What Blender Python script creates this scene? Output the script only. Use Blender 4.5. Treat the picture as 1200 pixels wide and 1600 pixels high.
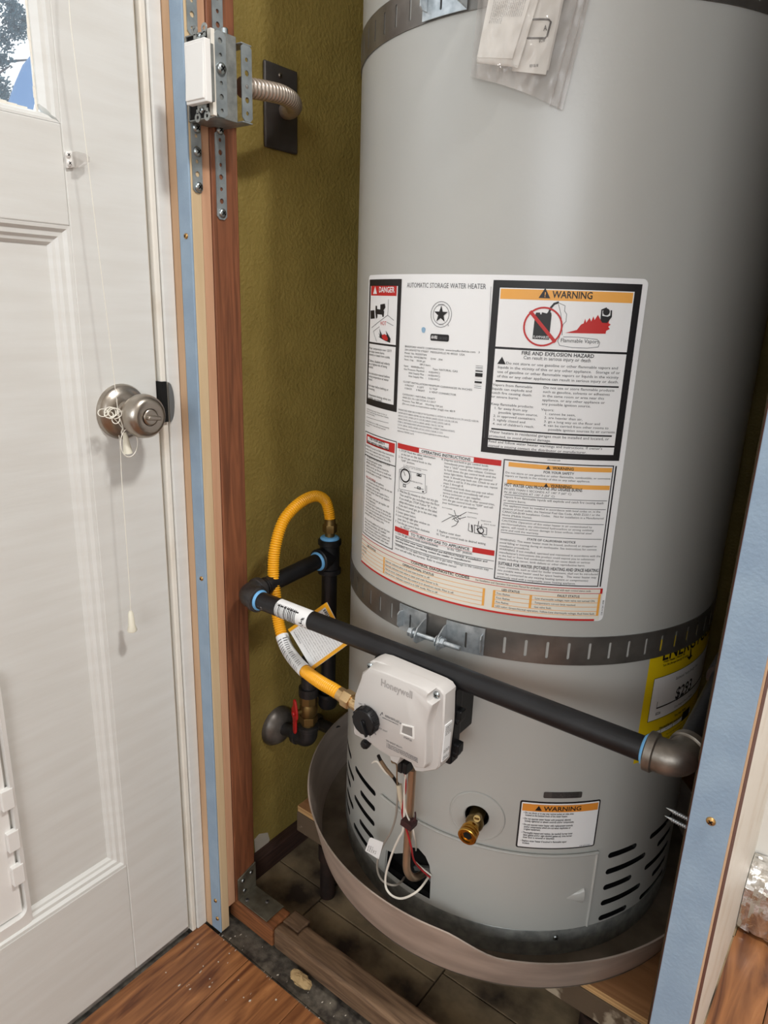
import bpy, bmesh, math, random
import numpy as np
from mathutils import Vector, Matrix
from mathutils.geometry import tessellate_polygon
random.seed(7)
PI = math.pi
for o in list(bpy.data.objects): bpy.data.objects.remove(o)
SC = bpy.context.scene
COL = SC.collection

# ------------------------------------------------------------------ camera
PITCH, ROLL, YAW, F = math.radians(16.74483), math.radians(2.0216), math.radians(36.87051), 1090.0
cp, sp, cr, sr = math.cos(PITCH), math.sin(PITCH), math.cos(ROLL), math.sin(ROLL)
_r0, _u0, _f0 = np.array([1, 0, 0.]), np.array([0, sp, cp]), np.array([0, cp, -sp])
_M = np.array([[math.cos(YAW), -math.sin(YAW), 0], [math.sin(YAW), math.cos(YAW), 0], [0, 0, 1.]])
FW, RT, UP = _M @ _f0, _M @ (cr*_r0 + sr*_u0), _M @ (-sr*_r0 + cr*_u0)
CAM = np.array([0, 0, 1.067])
cd = bpy.data.cameras.new('camera'); cam = bpy.data.objects.new('camera', cd); COL.objects.link(cam)
cam.matrix_world = Matrix(((RT[0], UP[0], -FW[0], CAM[0]), (RT[1], UP[1], -FW[1], CAM[1]), (RT[2], UP[2], -FW[2], CAM[2]), (0, 0, 0, 1)))
cd.sensor_fit = 'VERTICAL'; cd.sensor_height = 36.0; cd.lens = 36.0*F/1600.0; cd.clip_start = 0.02
SC.camera = cam

# ------------------------------------------------------------------ light
W = bpy.data.worlds.new('overcast_sky'); SC.world = W; W.use_nodes = True
W.node_tree.nodes['Background'].inputs[0].default_value = (0.91, 0.965, 1.0, 1)
W.node_tree.nodes['Background'].inputs[1].default_value = 1.15
def area(name, loc, target, size, power, col, size_y=None, shape='RECTANGLE'):
    l = bpy.data.lights.new(name, 'AREA'); l.energy = power; l.color = col; l.shape = shape; l.size = size; l.size_y = size_y or size
    o = bpy.data.objects.new(name, l); COL.objects.link(o); o.location = loc
    o.rotation_euler = (Vector(target)-Vector(loc)).to_track_quat('-Z', 'Y').to_euler()
    return o
area('ceiling_lamp_light', (0.40, 0.50, 2.34), (0.40, 0.50, 0), 0.20, 18, (1.0, 0.985, 0.96), shape='DISK')
area('added_fill_light', (1.0, -2.45, 1.75), (-.4, .7, .9), 1.4, 22, (0.92, 0.96, 1.0), 0.9)  # added fill lamp, brightens surfaces that face the camera
SC.view_settings.view_transform = 'Standard'; SC.view_settings.look = 'None'; SC.view_settings.gamma = 1
SC.view_settings.use_curve_mapping = False
SC.view_settings.exposure = 0.50

# ------------------------------------------------------------------ helpers: points on real surfaces
AX = np.array([-0.4490, 0.9826]); R = 0.28
def _ray(p): return FW*F + (p[0]-600)*RT - (p[1]-800)*UP
def onX(p, x): d = _ray(p); return Vector(CAM + d*((x-CAM[0])/d[0]))
def onY(p, y): d = _ray(p); return Vector(CAM + d*((y-CAM[1])/d[1]))
def onZ(p, z): d = _ray(p); return Vector(CAM + d*((z-CAM[2])/d[2]))
def onC(p, r=R):
    d = _ray(p); a = d[0]**2+d[1]**2; b = -2*(d[0]*AX[0]+d[1]*AX[1]); c = AX[0]**2+AX[1]**2-r*r
    D = max(0, b*b-4*a*c); P = CAM + d*((-b-math.sqrt(D))/(2*a))
    return math.degrees(math.atan2(P[1]-AX[1], P[0]-AX[0])), P[2]
def cyl_pt(th, z, r=R): t = math.radians(th); return Vector((AX[0]+r*math.cos(t), AX[1]+r*math.sin(t), z))
def zoom(x0, y0, s): return lambda x, y: (x0+x/s, y0+y/s)

# ------------------------------------------------------------------ materials
def lin(c): return tuple(((v/255)/12.92 if v/255 <= .04045 else ((v/255+.055)/1.055)**2.4) for v in c) + (1,)
def mat(name, rgb, rough=.5, metal=0., rgb2=None, scale=20., mix=(.35, .65), bump=0., bscale=200., stretch=(1, 1, 1), spec=.5, detail=4., coat=0.):
    m = bpy.data.materials.new(name); m.use_nodes = True; nt = m.node_tree; b = nt.nodes['Principled BSDF']
    b.inputs['Base Color'].default_value = lin(rgb); b.inputs['Roughness'].default_value = rough; b.inputs['Metallic'].default_value = metal
    b.inputs['Specular IOR Level'].default_value = spec; b.inputs['Coat Weight'].default_value = coat
    tc = nt.nodes.new('ShaderNodeTexCoord'); mp = nt.nodes.new('ShaderNodeMapping'); mp.inputs['Scale'].default_value = stretch
    nt.links.new(tc.outputs['Object'], mp.inputs[0])
    if rgb2:
        n = nt.nodes.new('ShaderNodeTexNoise'); n.inputs['Scale'].default_value = scale; n.inputs['Detail'].default_value = detail
        nt.links.new(mp.outputs[0], n.inputs['Vector'])
        r = nt.nodes.new('ShaderNodeValToRGB'); r.color_ramp.elements[0].position = mix[0]; r.color_ramp.elements[1].position = mix[1]
        r.color_ramp.elements[0].color = lin(rgb); r.color_ramp.elements[1].color = lin(rgb2)
        nt.links.new(n.outputs[0], r.inputs[0]); nt.links.new(r.outputs[0], b.inputs['Base Color'])
    if bump:
        n = nt.nodes.new('ShaderNodeTexNoise'); n.inputs['Scale'].default_value = bscale; n.inputs['Detail'].default_value = 3
        nt.links.new(mp.outputs[0], n.inputs['Vector'])
        k = nt.nodes.new('ShaderNodeBump'); k.inputs['Strength'].default_value = bump; k.inputs['Distance'].default_value = .002
        nt.links.new(n.outputs[0], k.inputs['Height']); nt.links.new(k.outputs[0], b.inputs['Normal'])
    return m
def wood(name, dark, light, stretch=(14, 1.2, 14), rough=.5, ring=6., dist=3., bump=.1, hi=None, coat=0., spec=.5):
    m = bpy.data.materials.new(name); m.use_nodes = True; nt = m.node_tree; b = nt.nodes['Principled BSDF']
    b.inputs['Roughness'].default_value = rough; b.inputs['Coat Weight'].default_value = coat; b.inputs['Specular IOR Level'].default_value = spec
    tc = nt.nodes.new('ShaderNodeTexCoord'); mp = nt.nodes.new('ShaderNodeMapping'); mp.inputs['Scale'].default_value = stretch
    oi = nt.nodes.new('ShaderNodeObjectInfo'); ad = nt.nodes.new('ShaderNodeVectorMath'); ad.operation = 'ADD'
    sc = nt.nodes.new('ShaderNodeVectorMath'); sc.operation = 'SCALE'; sc.inputs[0].default_value = (37, 23, 11)
    nt.links.new(oi.outputs['Random'], sc.inputs['Scale']); nt.links.new(tc.outputs['Object'], mp.inputs[0])
    nt.links.new(mp.outputs[0], ad.inputs[0]); nt.links.new(sc.outputs[0], ad.inputs[1])
    n = nt.nodes.new('ShaderNodeTexNoise'); n.inputs['Scale'].default_value = ring; n.inputs['Detail'].default_value = 6; n.inputs['Distortion'].default_value = dist
    nt.links.new(ad.outputs[0], n.inputs['Vector'])
    r = nt.nodes.new('ShaderNodeValToRGB'); e = r.color_ramp.elements
    e[0].position = .33; e[0].color = lin(dark); e[1].position = .66; e[1].color = lin(light)
    if hi: x = e.new(.8); x.color = lin(hi)
    nt.links.new(n.outputs[0], r.inputs[0]); nt.links.new(r.outputs[0], b.inputs['Base Color'])
    k = nt.nodes.new('ShaderNodeBump'); k.inputs['Strength'].default_value = bump; k.inputs['Distance'].default_value = .001
    nt.links.new(n.outputs[0], k.inputs['Height']); nt.links.new(k.outputs[0], b.inputs['Normal'])
    return m
M_ = {}
M_['jacket'] = mat('grey_enamel', (185, 185, 180), .31, bump=.04, bscale=260)
M_['white_paint'] = mat('white_gloss_paint', (224, 224, 220), .36, bump=.07, bscale=26, stretch=(1, 1, 9), rgb2=(219, 218, 213), scale=7)
M_['white_wall'] = mat('white_wall_paint', (232, 229, 222), .55, bump=.15, bscale=120)
M_['white_old'] = mat('old_white_paint', (236, 231, 220), .45, bump=.25, bscale=60, rgb2=(222, 212, 196), scale=12, mix=(.5, .75))
M_['olive'] = mat('olive_wall_paint', (170, 149, 82), .48, bump=1.0, bscale=170, rgb2=(156, 136, 72), scale=14)
M_['dark_wall'] = mat('brown_dark_wall', (72, 60, 40), .8, bump=.5, bscale=120)
M_['blue'] = mat('blue_grey_paint', (142, 164, 186), .62, bump=.16, bscale=260, rgb2=(152, 174, 194), scale=30)
M_['cream'] = wood('pale_pine', (206, 180, 142), (218, 194, 158), (10, 10, .6), .6, 5, 1.0)
M_['peach'] = wood('pinkish_wood', (188, 142, 110), (206, 162, 130), (10, 10, .6), .6, 5, 1.0)
M_['redwood'] = wood('redwood_stud', (104, 62, 40), (144, 88, 58), (16, 16, 1.1), .55, 4, 2.2, hi=(162, 104, 70))
M_['redwood_dark'] = mat('dark_red_edge', (92, 48, 34), .7)
M_['tan'] = mat('raw_wood_edge', (214, 180, 146), .7, rgb2=(196, 160, 126), scale=30, stretch=(1, 1, .1))
M_['floor'] = wood('acacia_laminate', (90, 50, 28), (160, 106, 64), (13, 1.3, 13), .36, 2.2, 2.8, .03, hi=(190, 138, 90))
M_['gap'] = mat('gritty_concrete', (104, 96, 84), .95, rgb2=(52, 46, 40), scale=60, bump=.9, bscale=140)
M_['closet_floor'] = mat('stained_old_floor', (150, 130, 100), .85, rgb2=(54, 43, 33), scale=9, mix=(.44, .66), bump=.4, bscale=60, detail=9)
M_['sill'] = wood('weathered_sill_wood', (92, 70, 52), (134, 106, 80), (2, 20, 20), .75, 4, 2.)
M_['sill_red'] = wood('brown_sill_wood', (110, 66, 38), (158, 100, 60), (2, 20, 20), .65, 4, 2.)
M_['dark_board'] = wood('dark_old_board', (48, 30, 24), (70, 46, 36), (20, 2, 20), .8, 4, 2.)
M_['ply'] = wood('plywood_face', (148, 102, 64), (176, 128, 86), (2, 14, 14), .6, 3, 1.5)
M_['ply_edge'] = mat('plywood_edge', (214, 176, 122), .7, rgb2=(180, 138, 90), scale=5, stretch=(1, 1, 60), mix=(.4, .6))
M_['lumber'] = mat('paint_splashed_lumber', (96, 80, 62), .85, rgb2=(176, 162, 140), scale=22, mix=(.56, .62), bump=.5, bscale=90)
M_['galv'] = mat('galvanized_steel', (158, 160, 156), .40, .5, rgb2=(126, 129, 127), scale=70, bump=.05, bscale=300)
M_['strap'] = mat('zinc_strap_steel', (140, 137, 132), .32, .7, rgb2=(118, 114, 110), scale=26, bump=.04, bscale=350)
M_['zinc'] = mat('bright_zinc', (198, 204, 207), .3, .6, rgb2=(160, 168, 173), scale=90)
M_['perf'] = mat('perforated_strap_steel', (168, 175, 177), .45, .55, rgb2=(140, 148, 151), scale=50)
M_['pan'] = mat('dull_galvanized_pan', (204, 188, 175), .45, .3, rgb2=(178, 162, 150), scale=9, bump=.05, bscale=120, stretch=(1, 1, 5))
M_['pan_in'] = mat('darker_pan_floor', (138, 126, 112), .6, .2, rgb2=(100, 88, 74), scale=14, bump=.1)  # darker and browner than the pan wall
M_['flange'] = mat('aged_steel_flange', (140, 134, 128), .4, .55, rgb2=(104, 98, 92), scale=40)
M_['bracket'] = mat('dusty_steel_bracket', (118, 114, 100), .55, .35, rgb2=(84, 78, 66), scale=34)
M_['black'] = mat('matte_black', (12, 12, 13), .6)
M_['black_plastic'] = mat('black_plastic', (17, 17, 19), .42, spec=.35)
M_['void'] = mat('void_black', (8, 7, 6), .95)  # near-black that paints the shade into recesses, bores and gaps
M_['black_pipe'] = mat('black_iron_pipe', (19, 19, 22), .42, .1, rgb2=(28, 28, 31), scale=24, bump=.12, bscale=220)
M_['iron'] = mat('grey_malleable_iron', (72, 70, 70), .42, .6, rgb2=(56, 54, 54), scale=40, bump=.15, bscale=200)
M_['elbow_grey'] = mat('galvanized_elbow', (150, 144, 136), .4, .85, rgb2=(120, 114, 106), scale=50, bump=.1, bscale=200)
M_['dope'] = mat('blue_thread_sealant', (110, 176, 226), .5)
M_['yellow'] = mat('yellow_coated_hose', (246, 176, 32), .35)
M_['brass'] = mat('brass', (204, 158, 74), .26, 1., rgb2=(176, 130, 58), scale=40)
M_['brass_dull'] = mat('dull_brass', (140, 116, 72), .4, .9)
M_['brass_pink'] = mat('zinc_brass_nut', (214, 184, 138), .32, .9)
M_['red_plastic'] = mat('red_handle', (190, 34, 34), .4)
M_['sheet'] = mat('white_label_paper', (247, 248, 248), .4)
M_['print'] = mat('black_print', (26, 25, 27), .5)
M_['print_grey'] = mat('grey_print', (92, 92, 96), .5)
M_['print_red'] = mat('red_print', (200, 40, 38), .5)
M_['print_orange'] = mat('orange_print', (246, 178, 84), .5)
M_['print_orange2'] = mat('orange_print_deep', (232, 150, 58), .5)
M_['print_blue'] = mat('blue_smudge', (150, 186, 214), .6)
M_['cream_print'] = mat('cream_print', (240, 236, 224), .5)
M_['yellow_print'] = mat('yellow_label', (240, 208, 16), .45)
M_['plastic_white'] = mat('white_plastic', (238, 236, 232), .35)
M_['control'] = mat('grey_white_control_plastic', (208, 204, 200), .42)
M_['emboss'] = mat('embossed_grey_lettering', (178, 174, 172), .5)
M_['clear'] = mat('frosted_status_window', (150, 146, 142), .25)
M_['nickel'] = mat('satin_nickel', (172, 164, 154), .3, 1., bump=.03, bscale=400)
M_['steel_dark'] = mat('dark_cover_plate', (96, 92, 90), .42, .35, rgb2=(76, 72, 70), scale=18)
M_['flex'] = mat('flexible_steel_conduit', (200, 188, 176), .36, .7)
M_['cord'] = mat('white_cord', (238, 234, 222), .7)
M_['ivory'] = mat('ivory_plastic', (232, 228, 210), .4)
M_['wire_white'] = mat('white_wire', (226, 220, 208), .5)
M_['wire_grey'] = mat('grey_wire', (150, 142, 132), .5)
M_['wire_red'] = mat('red_wire', (170, 30, 36), .5)
M_['tube'] = mat('aluminium_burner_tube', (190, 164, 138), .35, .8)
M_['beige'] = mat('beige_connector', (206, 192, 168), .5)
M_['brown'] = mat('brown_ceramic', (130, 106, 80), .5)
M_['maroon'] = mat('dark_maroon_clip', (58, 28, 30), .6)
M_['foil'] = mat('crinkled_foil_tape', (214, 212, 208), .22, 1., bump=1., bscale=70)
M_['screw'] = mat('zinc_screw', (176, 184, 186), .3, 1.)
M_['screw_gold'] = mat('gold_screw', (188, 148, 92), .4, .9)
M_['plaster'] = mat('bare_plaster', (206, 198, 184), .9, bump=.6, bscale=120)
M_['crumb'] = mat('tan_foam_crumb', (172, 146, 104), .9, bump=.8, bscale=150)
M_['paper'] = mat('booklet_paper', (238, 234, 226), .6)
M_['leaf'] = mat('bluish_foliage', (58, 82, 92), .8, rgb2=(86, 108, 116), scale=6)
M_['bark'] = mat('tree_bark', (74, 72, 74), .9)
M_['roof'] = mat('slate_roof', (96, 128, 170), .8)
M_['rust'] = mat('rusty_leg_pipe', (52, 36, 30), .7, .3, rgb2=(36, 26, 22), scale=60)
M_['ceiling'] = mat('white_ceiling_paint', (240, 238, 234), .7)
def clearmat(name, rough, tint, alpha):
    m = bpy.data.materials.new(name); m.use_nodes = True; nt = m.node_tree; nt.nodes.clear()
    o = nt.nodes.new('ShaderNodeOutputMaterial'); t = nt.nodes.new('ShaderNodeBsdfTransparent'); g = nt.nodes.new('ShaderNodeBsdfPrincipled')
    g.inputs['Base Color'].default_value = lin(tint); g.inputs['Roughness'].default_value = rough
    x = nt.nodes.new('ShaderNodeMixShader'); x.inputs[0].default_value = alpha
    nt.links.new(t.outputs[0], x.inputs[1]); nt.links.new(g.outputs[0], x.inputs[2]); nt.links.new(x.outputs[0], o.inputs[0])
    return m
M_['bag'] = clearmat('clear_polythene', .12, (206, 200, 194), .30)
M_['glass'] = clearmat('window_glass', .03, (214, 228, 244), .10)

# ------------------------------------------------------------------ mesh builder
class MB:
    def __init__(s): s.v = []; s.f = []
    def add(s, vs, fs):
        n = len(s.v); s.v += [tuple(v) for v in vs]; s.f += [tuple(i+n for i in f) for f in fs]; return s
    def obox(s, c, ax, ay, az, hx, hy, hz):
        c, ax, ay, az = Vector(c), Vector(ax).normalized(), Vector(ay).normalized(), Vector(az).normalized()
        vs = [c+ax*hx*i+ay*hy*j+az*hz*k for i in (-1, 1) for j in (-1, 1) for k in (-1, 1)]
        return s.add(vs, [(0, 1, 3, 2), (4, 6, 7, 5), (0, 4, 5, 1), (2, 3, 7, 6), (0, 2, 6, 4), (1, 5, 7, 3)])
    def box(s, x0, x1, y0, y1, z0, z1):
        return s.obox(((x0+x1)/2, (y0+y1)/2, (z0+z1)/2), (1, 0, 0), (0, 1, 0), (0, 0, 1), abs(x1-x0)/2, abs(y1-y0)/2, abs(z1-z0)/2)
    def lathe(s, prof, org, axis, seg=24, cap0=True, cap1=True, a0=0.):
        d = Vector(axis).normalized(); u = d.orthogonal().normalized(); w = d.cross(u); o = Vector(org); vs = []; fs = []
        for r, h in prof:
            for i in range(seg):
                a = a0+2*PI*i/seg; vs.append(o+d*h+(u*math.cos(a)+w*math.sin(a))*r)
        for j in range(len(prof)-1):
            for i in range(seg):
                k = (i+1) % seg; fs.append((j*seg+i, j*seg+k, (j+1)*seg+k, (j+1)*seg+i))
        if cap0: fs.append(tuple(range(seg))[::-1])
        if cap1: fs.append(tuple((len(prof)-1)*seg+i for i in range(seg)))
        return s.add(vs, fs)
    def cyl(s, p0, p1, r0, r1=None, seg=16):
        p0, p1 = Vector(p0), Vector(p1); return s.lathe([(r0, 0), (r1 if r1 is not None else r0, (p1-p0).length)], p0, p1-p0, seg)
    def tube(s, pts, r, seg=10, closed=False, caps=True):
        pts = [Vector(p) for p in pts]; n = len(pts); rr = r if isinstance(r, (list, tuple)) else [r]*n
        t = [(pts[(i+1) % n if closed else min(i+1, n-1)]-pts[(i-1) % n if closed else max(i-1, 0)]).normalized() for i in range(n)]
        u = t[0].orthogonal().normalized(); vs = []; fs = []
        for i in range(n):
            u = (u-t[i]*u.dot(t[i])).normalized(); w = t[i].cross(u)
            for k in range(seg):
                a = 2*PI*k/seg; vs.append(pts[i]+(u*math.cos(a)+w*math.sin(a))*rr[i])
        for i in range(n if closed else n-1):
            j = (i+1) % n
            for k in range(seg):
                l = (k+1) % seg; fs.append((i*seg+k, i*seg+l, j*seg+l, j*seg+k))
        if caps and not closed: fs.append(tuple(range(seg))[::-1]); fs.append(tuple((n-1)*seg+k for k in range(seg)))
        return s.add(vs, fs)
    def prism(s, poly, vec):
        p = [Vector(q) for q in poly]; n = len(p); v = Vector(vec)
        return s.add(p+[q+v for q in p], [tuple(range(n))[::-1], tuple(range(n, 2*n))]+[(i, (i+1) % n, n+(i+1) % n, n+i) for i in range(n)])
    def loft(s, rings, cap=True):
        n = len(rings[0]); vs = [Vector(q) for r in rings for q in r]
        fs = [(j*n+i, j*n+(i+1) % n, (j+1)*n+(i+1) % n, (j+1)*n+i) for j in range(len(rings)-1) for i in range(n)]
        if cap: fs += [tuple(range(n))[::-1], tuple((len(rings)-1)*n+i for i in range(n))]
        return s.add(vs, fs)
    def grid(s, fn, nu, nv):
        vs = [fn(i/nu, j/nv) for j in range(nv+1) for i in range(nu+1)]
        return s.add(vs, [(j*(nu+1)+i, j*(nu+1)+i+1, (j+1)*(nu+1)+i+1, (j+1)*(nu+1)+i) for j in range(nv) for i in range(nu)])
    def sphere(s, c, r, seg=12, rings=8, sc=(1, 1, 1)):
        c = Vector(c); vs = []; fs = []
        for j in range(rings+1):
            for i in range(seg):
                a, b = 2*PI*i/seg, PI*j/rings
                vs.append(c+Vector((r*sc[0]*math.sin(b)*math.cos(a), r*sc[1]*math.sin(b)*math.sin(a), r*sc[2]*math.cos(b))))
        for j in range(rings):
            for i in range(seg):
                k = (i+1) % seg; fs.append((j*seg+i, (j+1)*seg+i, (j+1)*seg+k, j*seg+k))
        return s.add(vs, fs)
    def build(s, name, m, parent=None, smooth=True, bevel=0., angle=40, solid=0., weld=False, recalc=True):
        me = bpy.data.meshes.new(name); me.from_pydata(s.v, [], s.f)
        bm = bmesh.new(); bm.from_mesh(me)
        if weld: bmesh.ops.remove_doubles(bm, verts=bm.verts, dist=1e-6)
        if recalc: bmesh.ops.recalc_face_normals(bm, faces=bm.faces)
        bm.to_mesh(me); bm.free()
        if smooth:
            for p in me.polygons: p.use_smooth = True
            me.set_sharp_from_angle(angle=math.radians(angle))
        me.materials.append(M_[m]); o = bpy.data.objects.new(name, me); COL.objects.link(o)
        if parent is not None:
            o.parent = parent; o.matrix_parent_inverse = wm(parent).inverted()
        if solid:
            q = o.modifiers.new('thick', 'SOLIDIFY'); q.thickness = solid; q.offset = -1
            q = o.modifiers.new('crisp_rim', 'EDGE_SPLIT'); q.split_angle = math.radians(40)
        if bevel: q = o.modifiers.new('bevel', 'BEVEL'); q.width = bevel; q.segments = 2; q.limit_method = 'ANGLE'; q.angle_limit = math.radians(35)
        return o
def wm(o):   # world matrix of a thing or part whose parents only translate
    return Matrix.Translation(o.location) if o.parent is None else Matrix.Identity(4)
def thing(name, loc, label, cat, group=None):
    o = bpy.data.objects.new(name, None); o.empty_display_size = .05; COL.objects.link(o); o.location = loc; return tag(o, label, cat, group)
def tag(o, label, cat, group=None):
    o['label'] = label; o['category'] = cat
    if group: o['group'] = group
    return o
def struct(o): o['kind'] = 'structure'; return o
def sroot(name, loc): o = bpy.data.objects.new(name, None); o.empty_display_size = .05; COL.objects.link(o); o.location = loc; return struct(o)
def lab(o, t): o['label'] = t; return o
def stuff(o): o['kind'] = 'stuff'; return o
def smoothpts(P, n=8):
    P = [Vector(p) for p in P]; out = []
    for i in range(len(P)-1):
        a, b, c, d = P[max(i-1, 0)], P[i], P[i+1], P[min(i+2, len(P)-1)]
        for k in range(n):
            t = k/n; out.append(.5*((2*b)+(c-a)*t+(2*a-5*b+4*c-d)*t*t+(3*b-a-3*c+d)*t**3))
    return out+[P[-1]]
def screw_head(c, n, r, name, parent, m='screw'):
    b = MB(); c = Vector(c); n = Vector(n).normalized()
    b.lathe([(r, 0), (r, r*.25), (r*.8, r*.5), (r*.3, r*.62)], c, n, 14)
    u = n.orthogonal().normalized(); w = n.cross(u); o = b.build(name, m, parent)
    d = MB()
    for q, p in ((u, w), (w, u)): d.obox(c+n*r*.6, q, p, n, r*.55, r*.12, r*.08)
    dm = bpy.data.meshes.new('screw_slot'); 
    # the cross recess is joined into the head as dark faces
    me = o.data; k = len(me.materials); me.materials.append(M_['void'])
    bm = bmesh.new(); bm.from_mesh(me); nf = len(bm.faces); bv = [bm.verts.new(v) for v in d.v]
    for f in d.f:
        ff = bm.faces.new([bv[i] for i in f]); ff.material_index = k
    bm.to_mesh(me); bm.free(); bpy.data.meshes.remove(dm)
    return o

# lettering: glyph outlines taken once from the built-in typeface, then laid out on real surfaces
_G = {}
def glyph(c, bold):
    if (c, bold) in _G: return _G[(c, bold)]
    dg = bpy.context.evaluated_depsgraph_get
    def conv(t):
        cu = bpy.data.curves.new('t', 'FONT'); cu.body = t; cu.size = 1; cu.resolution_u = 2; cu.offset = .018 if bold else 0
        o = bpy.data.objects.new('t', cu); COL.objects.link(o); d = dg(); d.update(); me = bpy.data.meshes.new_from_object(o.evaluated_get(d))
        v = [(q.co.x, q.co.y) for q in me.vertices]; f = [tuple(p.vertices) for p in me.polygons]
        bpy.data.objects.remove(o); bpy.data.curves.remove(cu); bpy.data.meshes.remove(me); return v, f
    if c == ' ': _G[(c, bold)] = ([], [], .3)
    else:
        v, f = conv(c); w = conv('I'+c+'I')[0]; ii = conv('II')[0]
        ww = max(x for x, y in w)-min(x for x, y in w); wi = max(x for x, y in ii)-min(x for x, y in ii)
        _G[(c, bold)] = (v, f, ww-wi)
    return _G[(c, bold)]
def twidth(t, bold=False): return sum(glyph(c, bold)[2] for c in t)
def text(b, t, mapf, size, width=None, bold=False, sx=None):
    k = (width/max(twidth(t, bold), 1e-6)) if width else (sx or size)
    x = 0
    for c in t:
        v, f, a = glyph(c, bold)
        b.add([mapf((x+p)*k, q*size) for p, q in v], f); x += a
    return x*k
def onlabel(th0, z0, r): return lambda x, y: cyl_pt(th0+math.degrees(x/R), z0+y, r)
def ctext(b, t, p0, p1, size, r, bold=False, rr=R):
    a, z = onC(p0, rr); e, _ = onC(p1, rr) if p1 else (None, 0)
    text(b, t, onlabel(a, z, r), size*.82, math.radians(e-a)*R if p1 else None, bold)
def para(b, lines, p0, p1, pr, r, k=.92, bold=False):
    a0, z0 = onC(p0); a1, z1 = onC(p1); e, _ = onC(pr); n = len(lines)
    wid = max(twidth(l, bold) for l in lines); sp_ = (z0-z1)/max(n-1, 1) if n > 1 else .006
    sx = math.radians(e-a0)*R/wid
    for i, l in enumerate(lines):
        t = i/max(n-1, 1); text(b, l, onlabel(a0+(a1-a0)*t, z0+(z1-z0)*t, r), min(sp_*k*.95, sx*1.5), None, bold, sx)
def crect(b, th0, th1, z0, z1, r):
    n = max(1, int(abs(th1-th0)/1.5)); b.grid(lambda u, v: cyl_pt(th0+(th1-th0)*u, z0+(z1-z0)*v, r), n, 1)
def rectpx(b, p0, p1, r): (a, z), (c, w) = onC(p0), onC(p1); crect(b, a, c, w, z, r)
def cpoly(b, P, r):
    if math.radians(max(p[0] for p in P)-min(p[0] for p in P))*R > .012: w = wrapped_sheet(P, [], r, 1.1); b.add(w.v, w.f); return
    Q = [Vector((x, y, 0)) for x, y in P]; b.add([cyl_pt(x, y, r) for x, y in P], [tuple(t) for t in tessellate_polygon([Q])])
def polypx(b, P, r): cpoly(b, [onC(p) for p in P], r)
def cline(b, P, w, r):
    Q = [P[0]]
    for i in range(len(P)-1):
        n = max(1, int(abs(P[i+1][0]-P[i][0])/1.0)); Q += [(P[i][0]+(P[i+1][0]-P[i][0])*k/n, P[i][1]+(P[i+1][1]-P[i][1])*k/n) for k in range(1, n+1)]
    P = Q
    for i in range(len(P)-1):
        (a, z), (c, y) = P[i], P[i+1]; dx, dy = math.radians(c-a)*R, y-z; L = math.hypot(dx, dy) or 1
        nx, ny = math.degrees(-dy/L*w/2/R), dx/L*w/2; ex, ey = math.degrees(dx/L*w*.4/R), dy/L*w*.4
        b.add([cyl_pt(a+nx-ex, z+ny-ey, r), cyl_pt(a-nx-ex, z-ny-ey, r), cyl_pt(c-nx+ex, y-ny+ey, r), cyl_pt(c+nx+ex, y+ny+ey, r)], [(0, 1, 2, 3)])
def linepx(b, P, w, r): cline(b, [onC(p) for p in P], w, r)
def cring(b, th, z, ra, rb, r, n=32):
    vs = []
    for q in (ra, rb): vs += [cyl_pt(th+math.degrees(q*math.cos(2*PI*i/n)/R), z+q*math.sin(2*PI*i/n), r) for i in range(n)]
    b.add(vs, [(i, (i+1) % n, n+(i+1) % n, n+i) for i in range(n)])
def tri(b, th, z, s, r):   # warning triangle
    cpoly(b, [(th-math.degrees(s*.58/R), z), (th+math.degrees(s*.58/R), z), (th, z+s)], r)
def wrapped_sheet(outline, holes, rad, step=1.4):
    """flat outline (theta, z) with real holes, cut into strips and bent round the tank axis"""
    cu = bpy.data.curves.new('o', 'CURVE'); cu.dimensions = '2D'; cu.fill_mode = 'BOTH'
    for poly in [outline]+holes:
        s = cu.splines.new('POLY'); s.points.add(len(poly)-1); s.use_cyclic_u = True
        for q, (a, z) in zip(s.points, poly): q.co = (math.radians(a)*R, z, 0, 1)
    o = bpy.data.objects.new('o', cu); COL.objects.link(o); d = bpy.context.evaluated_depsgraph_get(); d.update()
    me = bpy.data.meshes.new_from_object(o.evaluated_get(d)); bpy.data.objects.remove(o); bpy.data.curves.remove(cu)
    bm = bmesh.new(); bm.from_mesh(me); bpy.data.meshes.remove(me)
    bmesh.ops.remove_doubles(bm, verts=bm.verts, dist=1e-6)
    a0 = min(q[0] for q in outline); a1 = max(q[0] for q in outline); n = int((a1-a0)/step)
    for i in range(1, n):
        x = math.radians(a0+(a1-a0)*i/n)*R
        bmesh.ops.bisect_plane(bm, geom=bm.verts[:]+bm.edges[:]+bm.faces[:], plane_co=(x, 0, 0), plane_no=(1, 0, 0), dist=1e-7)
    b = MB(); bm.verts.index_update(); b.v = [tuple(cyl_pt(math.degrees(v.co.x/R), v.co.y, rad)) for v in bm.verts]
    b.f = [tuple(v.index for v in f.verts) for f in bm.faces]
    c = Vector((AX[0], AX[1], 0)); out = []
    for f in b.f:
        p = [Vector(b.v[i]) for i in f]; nn = (p[1]-p[0]).cross(p[2]-p[0]); m = p[0]-c; m.z = 0
        out.append(f if nn.dot(m) > 0 else f[::-1])
    b.f = out; bm.free(); return b
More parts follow.
